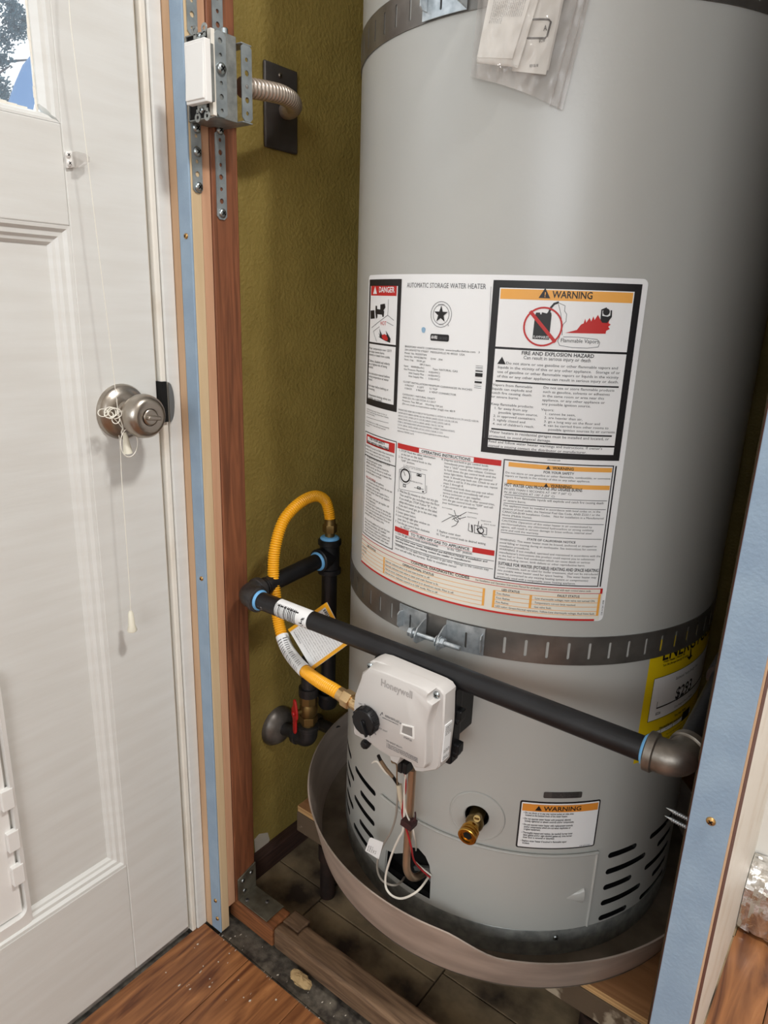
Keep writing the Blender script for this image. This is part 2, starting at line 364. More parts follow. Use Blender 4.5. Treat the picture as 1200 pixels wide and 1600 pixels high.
def slot(a0, a1, z, h, vertical=False):
    q = []; k = 6
    if vertical:
        w = a1; hh = h/2; wr = math.radians(w)*R/2; 
        for i in range(k+1): t = PI*i/k; q.append((a0+w/2*math.cos(t), z+hh-wr+wr*math.sin(t)))
        for i in range(k+1): t = PI+PI*i/k; q.append((a0+w/2*math.cos(t), z-hh+wr+wr*math.sin(t)))
        return q
    rr = h/2; ra = math.degrees(rr/R)
    for i in range(k+1): t = -PI/2+PI*i/k; q.append((a1-ra+ra*math.cos(t), z+rr*math.sin(t)))
    for i in range(k+1): t = PI/2+PI*i/k; q.append((a0+ra+ra*math.cos(t), z+rr*math.sin(t)))
    return q
def hole_walls(b, hole, r0, r1):
    n = len(hole); b.add([cyl_pt(a, z, r0) for a, z in hole]+[cyl_pt(a, z, r1) for a, z in hole], [(i, (i+1) % n, n+(i+1) % n, n+i) for i in range(n)])

# ================================================================== THE ROOM
XD, XW, YS = -0.825, -0.84, 0.608          # door face, olive wall, front plane of the partition ends
fl = struct(MB().box(-0.9, 2.4, -2.6, YS+.004, -0.06, -0.012).box(-.062, 2.4, YS+.004, 1.30, -0.06, -0.012).build('floor', 'gap'))
px = -0.822; k = 0
while px < 2.3:
    w = 0.118
    ends = [(-2.6, -1.5+.37*(k % 3)), (-1.5+.37*(k % 3), -.34+.2*((k*2) % 3)), (-.34+.2*((k*2) % 3), (YS-.004 if px+w < -.07 else 1.26))]
    for y0, y1 in ends:
        x0 = px
        if px < -.07 < px+w:
            MB().box(x0+.0006, -.0725, y0+.0006, min(y1, YS-.004), -.012, 0).build('plank', 'floor', fl, False, .0007); x0 = -.0685
        MB().box(x0+.0006, px+w-.0006, y0+.0006, y1-.0006, -.012, 0).build('plank', 'floor', fl, False, .0007)
    px += w; k += 1
# closet floor: old boards between the sill and the back wall
fc = struct(MB().box(-0.86, -.062, YS+.004, 1.40, -0.06, -0.010).build('floor_closet', 'gap'))
xs = [-.84, -.695, -.437, -.18, -.064]; 
for i in range(4):
    ys = [.691, .79, 1.02, 1.37] if i % 2 == 0 else [.691, .768, .93, 1.18, 1.37]
    for j in range(len(ys)-1):
        MB().box(xs[i]+.0012, xs[i+1]-.0012, ys[j]+.0012, ys[j+1]-.0012, -.010, -.0005*((i+j) % 2)).build('floor_tile', 'closet_floor', fc, False, .001)
# walls
struct(MB().box(XW-.12, XW, YS+.03, 1.40, 0, 2.4).build('wall_left', 'olive'))
struct(MB().box(-.96, -.06, 1.37, 1.45, 0, 2.4).build('wall_back', 'olive'))
wr = struct(MB().box(-.100, -.088, .66, 1.37, 0, 2.4).build('wall_right', 'dark_wall'))
MB().box(-.088, -.07, .6605, 1.37, 0, 2.4).build('outer_plaster', 'white_old', wr, False)
struct(MB().box(-.07, 2.4, 1.262, 1.37, 0, 2.4).build('wall_back_right', 'white_wall'))
struct(MB().box(XD-.12, XD+.003, .582, YS+.03, 2.06, 2.4).box(XD-.12, XD+.003, -2.6, .582, 2.06, 2.4).box(XD-.12, XD+.003, -2.6, -.24, 0, 2.06).build('wall_door_side', 'white_wall'))
struct(MB().box(2.4, 2.5, -2.6, 1.4, 0, 2.4).build('wall_far_right', 'white_wall'))
struct(MB().box(-1.0, 2.5, -2.7, -2.6, 0, 1.05).box(-1.0, 2.5, -2.7, -2.6, 2.15, 2.4).build('light_block_front', 'white_wall'))  # unseen wall with an opening, added to cut low light from behind
struct(MB().box(-1.0, 2.5, -2.7, 1.46, 2.4, 2.5).build('ceiling', 'ceiling'))
# ceiling lamp (gives the light above)
lp = thing('ceiling_lamp', (.22, .50, 2.4), 'round white ceiling lamp above the room, out of the picture', 'lamp')
MB().lathe([(.15, 0), (.15, .03), (.135, .045)], (.22, .50, 2.4), (0, 0, -1), 32).build('lamp_base', 'plastic_white', lp)

# ------------------------------------------------------------------ door 1
dr = sroot('door_1', (XD-.02, .17, 0))
dz0, dz1 = .012, 2.04; T = .038
yl, yg = .4705, .4525          # stile edge, glass edge
def db(n, *a, m='white_paint', bev=.0015): return MB().box(*a).build(n, m, dr, False, bev)
db('stile', XD-T, XD, yl, .5745, dz0, dz1); db('stile', XD-T, XD, -.235, -.13, dz0, dz1)
db('bottom_rail', XD-T, XD-.0004, -.13, yl, dz0, .2205); db('lock_rail', XD-T, XD-.0004, -.13, yl, 1.1395, 1.2465); db('top_rail', XD-T, XD-.0004, -.13, yl, 1.93, dz1)
db('door_panel', XD-.026, XD-.015, -.13, yl, .21, 1.15)
# stepped mouldings round the panel (profile runs inward and back)
def moulding(name, p0, p1, inn, out, prof, parent, mitre=(1, 1)):
    p0, p1, inn, out = Vector(p0), Vector(p1), Vector(inn), Vector(out); al = (p1-p0).normalized(); b = MB()
    r0 = [p0+inn*a+out*d+al*a*mitre[0] for a, d in prof]; r1 = [p1+inn*a+out*d-al*a*mitre[1] for a, d in prof]
    b.loft([r0, r1]); return b.build(name, 'white_paint', parent, True, 0, 25)
PR = [(0, -.0152), (0, -.001), (.004, -.0015), (.0075, -.0055), (.0125, -.006), (.0155, -.0095), (.019, -.0105), (.0225, -.0145), (.0225, -.0152)]
X0 = Vector((XD, 0, 0)); o_ = (1, 0, 0)
moulding('panel_moulding', (XD, yl, .2205), (XD, yl, 1.1395), (0, -1, 0), o_, PR, dr)
moulding('panel_moulding', (XD, -.13, .2205), (XD, yl, .2205), (0, 0, 1), o_, PR, dr)
moulding('panel_moulding', (XD, -.13, 1.1395), (XD, yl, 1.1395), (0, 0, -1), o_, PR, dr)
PG = [(0, -.02), (0, -.0008), (.005, -.001), (.0075, -.0045), (.012, -.005), (.0175, -.0115), (.0175, -.02)]
moulding('glazing_bead', (XD, yl, 1.2465), (XD, yl, 1.93), (0, -1, 0), o_, PG, dr)
moulding('glazing_bead', (XD, -.13, 1.2465), (XD, yl, 1.2465), (0, 0, 1), o_, [(a*.55, d) for a, d in PG], dr, (1, 1.8))
moulding('glazing_bead', (XD, -.13, 1.93), (XD, yl, 1.93), (0, 0, -1), o_, PG, dr)
MB().box(XD-.019, XD-.0155, -.135, yl-.008, 1.243, 1.935).build('window_pane', 'glass', dr, False)
b = MB(); rg = random.Random(12)
for i in range(60):
    z = 1.2475+i*.011; w = .0012+.0012*rg.random()+.0012*math.sin(i*.7)**2; b.box(XD-.0152, XD-.0148, yl-.0175-w, yl-.0165, z, z+.0112)
for i in range(50):
    y = yl-.018-i*.011; w = .0015+.0012*rg.random()+.0025*math.sin(i*.5)**2; b.box(XD-.0152, XD-.0148, y-.0112, y, 1.2545, 1.2555+w)
stuff(lab(b.build('paint_smear', 'white_old', dr, False), 'ragged paint smear along the glass edge'))
lab(MB().box(XD-T, XD-.001, -.235, .574, .0045, .0125).build('door_sweep', 'galv', dr, False, .001), 'grey metal strip along the bottom of the door')
# knob set
kp = onX((190, 643), XD); KY, KZ = kp.y, kp.z
ro = MB().lathe([(.0362, 0), (.0362, .002), (.0345, .0055), (.0305, .0065), (.029, .0085), (.0215, .0115), (.0155, .0125), (.0135, .016)], (XD, KY, KZ), (1, 0, 0), 40).build('door_knob', 'nickel', dr)
MB().lathe([(.0125, .014), (.0115, .024), (.013, .03), (.0225, .0345), (.0268, .041), (.0282, .049), (.0268, .0565), (.0225, .062), (.0185, .0635), (.0112, .0628), (.0105, .0612)], (XD, KY, KZ), (1, 0, 0), 40).build('knob', 'nickel', ro)
b = MB().lathe([(.0102, .061), (.0102, .0645), (.0095, .0655)], (XD, KY, KZ), (1, 0, 0), 24); b.obox((XD+.069, KY, KZ), (1, 0, 0), (0, 1, -.12), (0, .12, 1), .0045, .009, .0026)
b.build('thumb_turn', 'nickel', ro, True, .0012)

# casing and stop beside the door, with the strike plate
tr = struct(MB().box(XD-.10, XD-.006, .5775, .5845, 0, 2.06).build('trim_1', 'white_old', None, False))
MB().box(XD-.10, XD+.0055, .5785, .5868, 0, 2.06).build('stop_bead', 'white_old', tr, False, .0018)
MB().box(XD-.10, XD+.0078, .5876, .6075, 0, 2.06).build('casing', 'white_paint', tr, False, .002)
sz0, sz1 = onX((262, 660), XD+.008).z, onX((262, 597), XD+.008).z
b = MB(); ring = []
for i in range(13):
    t = PI*i/12; ring.append((XD+.0088, .5865+.0095*math.sin(t)*.9, (sz0+sz1)/2+(sz1-sz0)/2*math.cos(t)))
b.prism([Vector(p) for p in ring], (.0012, 0, 0)); sk = lab(b.build('strike_plate', 'nickel', tr, False), 'rounded steel strike plate')
MB().box(XD-.01, XD+.0095, .5757, .5842, sz0+.001, sz1+.001).build('latch_gap_shade', 'void', sk, False)  # black block stands in for the shade inside the latch gap

# ------------------------------------------------------------------ partition ends (left and right of the closet opening)
sl = sroot('wall_stub_left', (-.80, YS+.04, 0)); XF = -.78
MB().box(-.8035, XF, YS, YS+.003, 0, 2.4).build('blue_face', 'blue', sl, False, .0008)
MB().box(-.8185, -.8036, YS, YS+.003, 0, 2.4).build('raw_edge', 'tan', sl, False)
MB().box(-.92, XF, YS+.003, .6275, 0, 2.4).build('pine_board', 'cream', sl, False, .0012)
MB().box(-.835, XF-.0004, .6277, .6425, .0415, 2.4).build('pink_board', 'peach', sl, False, .001)
MB().box(XW, XF+.0005, .6436, .6885, .0405, 2.4).build('redwood_stud', 'redwood', sl, False, .0018)
for p in ((291, 369), (315, 904), (337, 1407), (340, 1435)):
    q = onY(p, YS); o = screw_head((q.x, YS, q.z), (0, -1, 0), .0036, 'screw', sl, 'screw_gold')
srt = sroot('wall_stub_right', (-.075, YS+.04, 0))
MB().box(-.0902, -.0555, YS, YS+.004, 0, 2.4).build('blue_face', 'blue', srt, False, .0008)
MB().box(-.0555, -.0538, YS+.0005, YS+.004, 0, 2.4).build('raw_edge', 'tan', srt, False)
MB().box(-.0915, -.055, YS+.004, .66, 0, 2.4).build('redwood_stud', 'redwood_dark', srt, False)
MB().box(-.055, -.0534, YS+.004, .619, 0, 2.4).build('dark_joint', 'redwood_dark', srt, False)
q = onY((1111, 1283), YS); screw_head((q.x, YS, q.z), (0, -1, 0), .0042, 'screw', srt, 'screw_gold')
for p in ((1056, 1269), (1050, 1280)):     # screw points sticking out of the stud into the closet
    q = onY(p, .655)
    b = MB(); b.cyl((-.0915, .652, q.z), (-.112, .652, q.z+.002), .0017, .0016, 10).cyl((-.112, .652, q.z+.002), (-.119, .652, q.z+.0025), .0016, .0003, 10)
    for i in range(9): b.lathe([(.0017, 0), (.0024, .0007), (.0017, .0014)], (-.093-i*.0022, .652, q.z+.0002*i), (-1, 0, 0), 10, False, False)
    lab(b.build('screw_point', 'zinc', srt), 'bright pointed screw tip sticking out of the stud')

# ------------------------------------------------------------------ sill across the opening
si = sroot('trim_2', (-.5, .665, 0))
MB().box(-.80, -.690, .6445, .690, 0, .0395).build('sill_short_piece', 'sill_red', si, False, .003)
MB().box(-.6895, -.652, .668, .700, 0, .0385).build('sill_joint_block', 'sill', si, False, .003)
MB().prism([(-.6885, .6455, 0), (-.0925, .6455, 0), (-.0925, .689, 0), (-.6505, .689, 0), (-.6505, .667, 0), (-.6885, .667, 0)], (0, 0, .0405)).build('sill_beam', 'sill', si, False, .005)
struct(MB().box(XW, -.818, .69, 1.36, 0, .042).build('baseboard_left', 'dark_board', None, False, .002))
bp = [onX(p, XW+.0006) for p in ((399, 1343), (397, 1312), (405, 1303), (418, 1301), (421, 1312), (414, 1326), (408, 1334))]
pl = MB().prism(bp, (.0008, 0, 0)).build('bare_plaster_patch', 'plaster', bpy.data.objects['wall_left'], False)

# ------------------------------------------------------------------ things of the door
# shatter of the outside seen through the pane: a neighbour's roof and a tree
nb = thing('neighbour_roof', (-9, 2.2, 2.6), 'blue-grey slate roof slope seen through the door window', 'roof')
b = MB(); b.prism([onX(p, -7.2) for p in ((14, 168), (52, 172), (60, 130), (58, 78), (40, 100), (28, 128))], (-.06, 0, 0)); b.build('roof_slope', 'roof', nb, False); q0, q1 = onX((14, 168), -7.3), onX((52, 172), -7.3); MB().box(-9.5, -7.27, q0.y-.3, q1.y+.25, -.5, q0.z+.02).build('house_wall', 'white_wall', nb, False)
TY_ = onX((-45, 100), -8.2).y
tr_ = thing('tree', (-8.2, TY_, 0), 'bluish leafy tree seen through the door window', 'tree')
b = MB(); b.tube(smoothpts([(-8.2, TY_, -.5), (-8.15, TY_+.05, 1.0), (-8.25, TY_-.05, 2.6), (-8.2, TY_+.1, 4.2)]), .05, 10)
for i in range(16):
    a = random.uniform(0, 6.28); h = random.uniform(1.6, 4.0); L = random.uniform(.3, .7)
    b.tube([(-8.2, TY_, h), (-8.2+L*.5*math.cos(a), TY_+L*.5*math.sin(a), h+.2), (-8.2+L*math.cos(a), TY_+L*math.sin(a), h+.3)], [.025, .015, .006], 6)
b.build('trunk', 'bark', tr_)
b = MB()
for i in range(4600):
    q_ = random.choice([(6, 62), (18, 40), (34, 48), (44, 36), (2, 92), (8, 150), (-4, 130), (20, 14), (22, 20), (-30, 60), (-40, 120), (-20, 0), (-60, 100), (-80, 40), (-100, 130), (-60, 180), (-90, -30), (-50, 230), (-110, 70), (-30, -60), (-70, 20)]); cx, cy, cz = onX(q_, -8.2+.2*math.sin(q_[0]))
    d = Vector((random.gauss(0, 1), random.gauss(0, 1), random.gauss(0, 1))).normalized()*random.uniform(.01, .13)
    n = Vector((random.gauss(0, 1), random.gauss(0, 1), random.gauss(0, 1))).normalized(); u = n.orthogonal().normalized(); w = n.cross(u); s = .022
    c = Vector((cx, cy, cz))+d; b.add([c-u*s, c-w*s*.5+n*.01, c+u*s, c+w*s*.5+n*.01], [(0, 1, 2, 3)])
o = b.build('foliage', 'leaf', tr_, False); o['kind'] = 'stuff'

# pull cords
def cordpt(p, x): return onX(p, x)
pc = thing('pull_cord', (-.79, KY, .78), 'white cord from above looped round the door knob, with a small tassel', 'cord')
P = [(102, -620), (104, -340), (107, -60), (109, 20), (117, 90), (130, 192), (143, 300), (155, 400), (170, 520), (183, 632), (186, 645)]
xs_ = [-.798, -.798, -.798, -.798, -.798, -.798, -.798, -.797, -.796, -.795, -.797]
lab(MB().tube(smoothpts([cordpt(p, x) for p, x in zip(P, xs_)]), .00045, 6).build('cord', 'cord', pc), 'thin straight run of cord')
b = MB()
for (cx, cy, rx, ry, ph) in ((161, 645, 8, 6, 0), (172, 645, 9, 9, .6), (176, 644, 8, 7, 1.2), (180, 646, 10, 8, 2.0), (170, 648, 7, 5, .3), (181, 655, 6, 7, .5)):
    b.tube([cordpt((cx+rx*math.cos(t), cy+ry*math.sin(t)), -.787+.003*math.sin(t+ph)+.001*ph) for t in [2*PI*i/20 for i in range(20)]], .0006, 6, True)
b.tube([cordpt((201+14*math.sin(t)*(1 if math.sin(t) > 0 else .9), 692+22*math.cos(t)), -.783) for t in [2*PI*i/26 for i in range(26)]], .0006, 6, True)
b.tube(smoothpts([cordpt(p, -.789) for p in ((183, 640), (188, 655), (192, 668), (190, 676), (194, 682))]), .0009, 6)
b.tube(smoothpts([cordpt(p, -.789) for p in ((176, 652), (186, 662), (195, 674))]), .0006, 6)
b.tube(smoothpts([cordpt(p, -.792) for p in ((184, 645), (196, 640), (206, 634))]), .0006, 6)
b.build('cord_loops', 'cord', pc)
a, c = cordpt((195, 676), -.789), cordpt((200, 708), -.789)
MB().lathe([(.0022, 0), (.003, .004), (.0056, (c-a).length-.003), (.006, (c-a).length)], a, c-a, 16).build('tassel', 'ivory', pc)
pc2 = thing('pull_cord', (-.79, KY, .66), 'white cord hanging below the knob with a white bell tassel', 'cord')
P = [(186, 680), (188, 700), (190, 745), (194, 800), (199, 870), (203, 930), (204.5, 958)]
MB().tube(smoothpts([cordpt(p, -.797) for p in P]), .0005, 6).build('cord', 'cord', pc2)
a, c = cordpt((204, 955), -.797), cordpt((209, 985), -.797)
MB().lathe([(.002, 0), (.0036, .003), (.0046, (c-a).length-.009), (.0068, (c-a).length-.002), (.0062, (c-a).length)], a, (0, .012, -1), 18).build('tassel', 'ivory', pc2)
# clear cord clip on the door
cc = thing('cord_clip', (XD, .474, 1.21), 'small clear plastic cord clip with two white screws on the door', 'clip')
cpts = [onX(p, XD+.0002) for p in ((100, 237), (110, 236), (114, 262), (103, 263))]
MB().prism(cpts, (.004, 0, 0)).build('clip_plate', 'plastic_white', cc, False, .0008)
cpts = [onX(p, XD+.004) for p in ((112, 237), (127, 241), (134, 246), (134, 254), (123, 263), (113, 263))]
MB().prism(cpts, (.009, 0, 0)).build('clip_arm', 'bag', cc, False, .001)
for p in ((106, 242), (108, 255)):
    q = onX(p, XD+.004); screw_head((XD+.0042, q.y, q.z), (1, 0, 0), .0034, 'screw', cc, 'plastic_white')
# pet door set in the lower panel
XP = XD-.015
pd = thing('pet_door', (XP, .33, .30), 'white plastic pet door set into the lower door panel', 'pet door')
oy, oz = onX((51, 1432), XP+.010).y, onX((0, 1483), XP+.010).z; otop = .62; iy = onX((39, 1400), XP+.010).y; iz = onX((0, 1455), XP+.010).z
def rr_(y0, y1, z0, z1, r, x):
    q = []
    for cy, cz, a0 in ((y1-r, z0+r, -PI/2), (y1-r, z1-r, 0), (y0+r, z1-r, PI/2), (y0+r, z0+r, PI)):
        for i in range(6): t = a0+PI/2*i/5; q.append(Vector((x, cy+r*math.cos(t), cz+r*math.sin(t))))
    return q
yb = .02
A, B_, C_, D_ = rr_(yb, oy, oz, otop, .018, XP), rr_(yb, oy, oz, otop, .018, XP+.010), rr_(yb+.02, iy, iz, otop-.02, .012, XP+.012), rr_(yb+.02, iy, iz, otop-.02, .012, XP)
MB().loft([A, B_, C_, D_], False).build('pet_door_frame', 'plastic_white', pd, True, 0, 30)
fl_ = MB().box(XP, XP+.006, yb+.02, iy-.004, iz+.004, otop-.02).build('flap', 'plastic_white', pd, False, .001)
for z in (.30, .355, .42): MB().box(XP+.004, XP+.0128, iy-.012, iy+.003, z, z+.03).build('retaining_tab', 'plastic_white', pd, False, .001)

# ------------------------------------------------------------------ right side: foil-wrapped duct on the floor
fd = thing('foil_wrapped_duct', (.1, 1.22, 0), 'low duct wrapped in crinkled silver foil on the floor against the white wall', 'duct')
rng = random.Random(3); b = MB(); pf = [(1.235, .001), (1.205, .002), (1.196, .012), (1.194, .062), (1.199, .095), (1.212, .112), (1.235, .126), (1.258, .128)]
def ff(u, v):
    i = v*(len(pf)-1); j = min(int(i), len(pf)-2); t = i-j; y = pf[j][0]*(1-t)+pf[j+1][0]*t; z = pf[j][1]*(1-t)+pf[j+1][1]*t
    return (-.069+.62*u, y+rng.uniform(-.0022, .0022), max(.0005, z+rng.uniform(-.0018, .0018)))
b.grid(ff, 90, 28); b.build('foil', 'foil', fd, True, 0, 20)
MB().box(-.0135, -.0105, 1.190, 1.2565, .001, .130).build('duct_seam', 'galv', fd, False, .001)

# debris
q = onZ((475, 1525), 0); b = MB(); rng = random.Random(5)
b.sphere((-.607, .628, .006), .016, 14, 9, (1.5, .55, .62)); b.v = [(x+rng.uniform(-.0022, .0022), y+rng.uniform(-.0022, .0022), max(-.010, z+rng.uniform(-.002, .002))) for x, y, z in b.v]
tag(b.build('foam_crumb', 'crumb', None, False), 'tan crumb of old foam lying at the foot of the sill', 'debris')
b = MB(); rng = random.Random(9)
for i in range(260):
    x, y = rng.uniform(-.80, -.45), rng.uniform(.50, .642)
    if y < .6 and rng.random() < .75: continue
    s = rng.uniform(.0005, .0016); z = 0 if y < .604 else -.0115
    b.obox((x, y, z+s*.6), (rng.random(), rng.random(), .2), (-.3, 1, 0), (0, 0, 1), s, s*.7, s*.6)
o = b.build('grit', 'plaster', None, False); o['kind'] = 'stuff'; o['label'] = 'loose plaster grit scattered along the sill'

# ================================================================== WATER HEATER
ZB = .2085
wh = thing('water_heater', (AX[0], AX[1], ZB), 'tall grey cylindrical gas water heater standing in a drain pan', 'water heater')
holes = []
for i, z in enumerate((.3415, .3135, .286, .2585, .2315)):
    zl = z+.0075
    if i % 2 == 0: holes += [slot(-32.8, -22, z, .0095), slot(-15.8, .5, z-.001, .0095), slot(-122.5, -107.6, zl, .0095), slot(-138.5, -127.5, zl, .0095)]
    else: holes += [slot(-32.8, -16.8, z, .0095), slot(-10, .5, z-.002, .0095), slot(-117.4, -107.6, zl, .0095), slot(-134, -123.4, zl, .0095)]
opening = [(-101, .2335), (-100.6, .272), (-97, .278), (-92.5, .293), (-90.6, .309), (-88.5, .3135), (-86, .306), (-84.6, .294), (-84, .278), (-83.8, .2335)]
dth, dz = onC((742, 1272)); dth, dz = onC((745, 1275)); dhole = [(dth+math.degrees(.0165*math.cos(t)/R), dz+.0165*math.sin(t)) for t in [2*PI*i/24 for i in range(24)]]
ZJ, ZS2 = .2225, .43
b = wrapped_sheet([(-180, ZJ), (180, ZJ), (180, ZS2), (-180, ZS2)], holes+[opening, dhole], R)
b.grid(lambda u, v: cyl_pt(-180+360*u, ZS2+(1.70-ZS2)*v, R), 256, 1)
n = 256; b.add([cyl_pt(-180+360*i/n, z, r) for z, r in ((1.70, R), (1.705, R-.006), (1.71, R-.03)) for i in range(n)], [(j*n+i, j*n+(i+1) % n, (j+1)*n+(i+1) % n, (j+1)*n+i) for j in range(2) for i in range(n)]+[tuple(2*n+i for i in range(n))])
tk = b.build('tank_jacket', 'jacket', wh, True, 0, 40)
b = MB()
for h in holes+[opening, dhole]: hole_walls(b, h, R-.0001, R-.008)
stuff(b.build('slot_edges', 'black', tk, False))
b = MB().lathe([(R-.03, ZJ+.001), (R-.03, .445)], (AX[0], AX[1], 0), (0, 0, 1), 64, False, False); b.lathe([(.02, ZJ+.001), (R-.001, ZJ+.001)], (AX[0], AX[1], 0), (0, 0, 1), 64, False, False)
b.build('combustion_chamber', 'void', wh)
b = MB().lathe([(R+.0008, .2045), (R+.0008, .2232), (R+.0001, .2242), (R-.006, .2242), (R-.006, .2045)], (AX[0], AX[1], 0), (0, 0, 1), 160, False, False)
br = lab(b.build('base_ring', 'galv', wh), 'galvanized ring under the jacket'); th, z = onC((868, 1464)); screw_head(cyl_pt(th, z, R+.0008), cyl_pt(th, z, 1)-cyl_pt(th, z, 0), .0042, 'screw', br)
# outer access panel with cut-out for the burner lines
pnl = [(-104.5, .2275), (-101.2, .2275), (-101, .272), (-97, .2785), (-92.7, .2935), (-90.6, .3095), (-88.5, .314), (-86, .3065), (-84.5, .2945), (-83.9, .278), (-83.7, .2275), (-36.4, .2275), (-36.6, .353), (-37.4, .3555), (-104.5, .361)]
pnl = [(a, z) for a, z in pnl]
ap = wrapped_sheet(pnl, [], R+.0026, 1.4).build('access_panel', 'jacket', wh, True, 0, 40, .0022, recalc=False)
b = MB()   # rolled lip along the top and right of the panel
def lip(P, r0): b.tube([cyl_pt(a, z, R+.0028) for a, z in P], r0, 8)
lip([(-104+i*1.2, .3605-.0056*i/56) for i in range(57)], .0022); lip([(-37, .3545-.127*i/10) for i in range(11)], .0018)
stuff(b.build('panel_lip', 'jacket', ap))
th, z = onC((909, 1396)); b = MB(); vs = [cyl_pt(th-5.0, z-.002, R+.0026)]; ring = [(z+.0125*math.cos(PI*k/8), R+.0026+.0052*math.sin(PI*k/8)) for k in range(9)]
vs += [cyl_pt(th-1.6, z-.001+(q-z)*.72, R+.0026+(r-R-.0026)*.72) for q, r in ring]+[cyl_pt(th, q, r) for q, r in ring]+[cyl_pt(th, z, R+.0026)]
b.add(vs, [(0, k+1, k+2) for k in range(8)]+[(k+1, k+10, k+11, k+2) for k in range(8)]+[(k+10, 19, k+11) for k in range(8)])
b.build('finger_pull', 'jacket', ap)
# drain valve
rad = (cyl_pt(dth, 0, 1)-cyl_pt(dth, 0, 0)).normalized(); tang = Vector((-rad.y, rad.x, 0)); dc = cyl_pt(dth, dz, R)
b = MB(); prof = [(.0385, .0005), (.0375, .0016), (.036, .0018), (.0355, .0012), (.021, .0012), (.018, .002), (.0168, .001)]
vs = []; n = 48
for r, h in prof: vs += [cyl_pt(dth+math.degrees(r*math.cos(2*PI*i/n)/R), dz+r*math.sin(2*PI*i/n), R+h) for i in range(n)]
b.add(vs, [(j*n+i, j*n+(i+1) % n, (j+1)*n+(i+1) % n, (j+1)*n+i) for j in range(len(prof)-1) for i in range(n)])
b.build('drain_escutcheon', 'jacket', wh)
oax = (Vector((CAM[0], CAM[1], .5))-dc); oax = (rad*1.0+Vector((-.16, -.02, -.10))).normalized()
dv = MB().cyl(dc-rad*.03, dc+rad*.016, .0105, None, 20).sphere(dc+rad*.014, .0125, 16, 10).build('drain_valve', 'brass_dull', wh)
c0 = dc+rad*.012; b = MB().lathe([(.0095, 0), (.0095, .014), (.0122, .0155), (.0122, .0175), (.0112, .018), (.0112, .0195), (.0125, .020), (.0125, .0225), (.0112, .023), (.0112, .0245), (.0128, .025), (.0128, .0285), (.012, .0292), (.0092, .0292), (.0085, .0262), (.0055, .0262)], c0, oax, 28, True, False)
b.build('hose_outlet', 'brass', dv); MB().lathe([(.0062, .0262), (.0062, .0266)], c0, oax, 6).build('outlet_bore', 'void', dv, False)
c1 = dc+rad*.012+tang*.004+Vector((0, 0, .010)); MB().lathe([(.0052, 0), (.0052, .012), (.0045, .0135)], c1, rad+Vector((0, 0, .5)), 16).obox(c1+(rad+Vector((0, 0, .5))).normalized()*.0135, tang, rad, (0, 0, 1), .0032, .001, .001).build('stem_slot', 'brass_dull', dv)

# ---------------- rating label
r1, r2, r3, r4 = R+.0005, R+.0009, R+.0013, R+.0017
A = zoom(540, 420, 5); B = zoom(740, 430, 4.2857); C = zoom(550, 660, 5.2174); D = zoom(760, 700, 5.4545); Gz = zoom(560, 430, 6.954)
def rsheet(b, a0, a1, z0, z1, rad, r):
    P = []; ra = math.degrees(rad/R)
    for cx, cz, t0 in ((a1-ra, z0+rad, -PI/2), (a1-ra, z1-rad, 0), (a0+ra, z1-rad, PI/2), (a0+ra, z0+rad, PI)):
        for i in range(5): t = t0+PI/2*i/4; P.append((cx+ra*math.cos(t), cz+rad*math.sin(t)))
    w = wrapped_sheet(P, [], r, 1.5); b.add(w.v, w.f)
ZT, ZBm = 1.0995, .7045
b = MB(); rsheet(b, -121.4, -44.9, ZBm, ZT, .006, r1)
rl = lab(b.build('rating_label', 'sheet', wh, True), 'large white printed label sheet')
K, Gy, Rd, Og, Wt, Cr, Bl, Kt = MB(), MB(), MB(), MB(), MB(), MB(), MB(), MB()   # black, grey, red, orange, white, cream, blue, text on top
# danger panel
da0 = -120.6; da1 = onC(A(425, 90))[0]; da1 = (onC(A(445, 90))[0]+onC(A(400, 1122))[0])/2; zt = onC(A(440, 80))[1]; zb = onC(A(400, 1120))[1]
fr = math.degrees(.0062/R); crect(K, da0, da1, zb, zt, r2)
zm = onC(A(400, 604))[1]; crect(Wt, da0+fr, da1-fr, zm+.0012, zt-.008, r3); crect(Wt, da0+fr, da1-fr, zb+.0085, zm-.0012, r3)
zr1, zr0 = onC(A(412, 134))[1], onC(A(408, 213))[1]; crect(Rd, da0+fr+.4, da1-fr-.4, zr0, zr1, r3+.0003)
wk = MB(); tri(wk, da0+fr+3.0, zr0+.002, .0095, r4+.0002); text(wk, 'DANGER', onlabel(da0+fr+5.2, zr0+.0040, r4+.0002), .0094, math.radians(da1-fr-1.2-(da0+fr+5.2))*R, True)
for P in ([(145, 385), (185, 380), (190, 470), (145, 475)], [(205, 365), (280, 378), (292, 395), (286, 452), (274, 455), (270, 430), (207, 422)], [(250, 318), (300, 310), (306, 350), (284, 385), (250, 378)], [(200, 330), (215, 335), (218, 460), (205, 474), (196, 400)]): polypx(K, [Gz(*p) for p in P], r4)
for P in ([(338, 265), (330, 435), (395, 490)], [(158, 570), (270, 480), (330, 435)], [(175, 610), (240, 560)], [(175, 610), (210, 720)], [(320, 510), (390, 548)]): linepx(Gy, [Gz(*p) for p in P], .0006, r4)
ctext(Rd, 'HOT', Gz(250, 540), Gz(315, 540), .0085, r4)
polypx(K, [Gz(*p) for p in ((225, 665), (245, 670), (232, 620), (250, 655), (240, 580), (266, 645), (275, 650), (320, 650), (308, 600), (340, 655), (360, 690), (355, 735), (300, 712), (262, 690))], r4)
polypx(Rd, [Gz(*p) for p in ((268, 650), (300, 640), (318, 655), (335, 690), (325, 712), (292, 704), (270, 680))], r4+.0002)
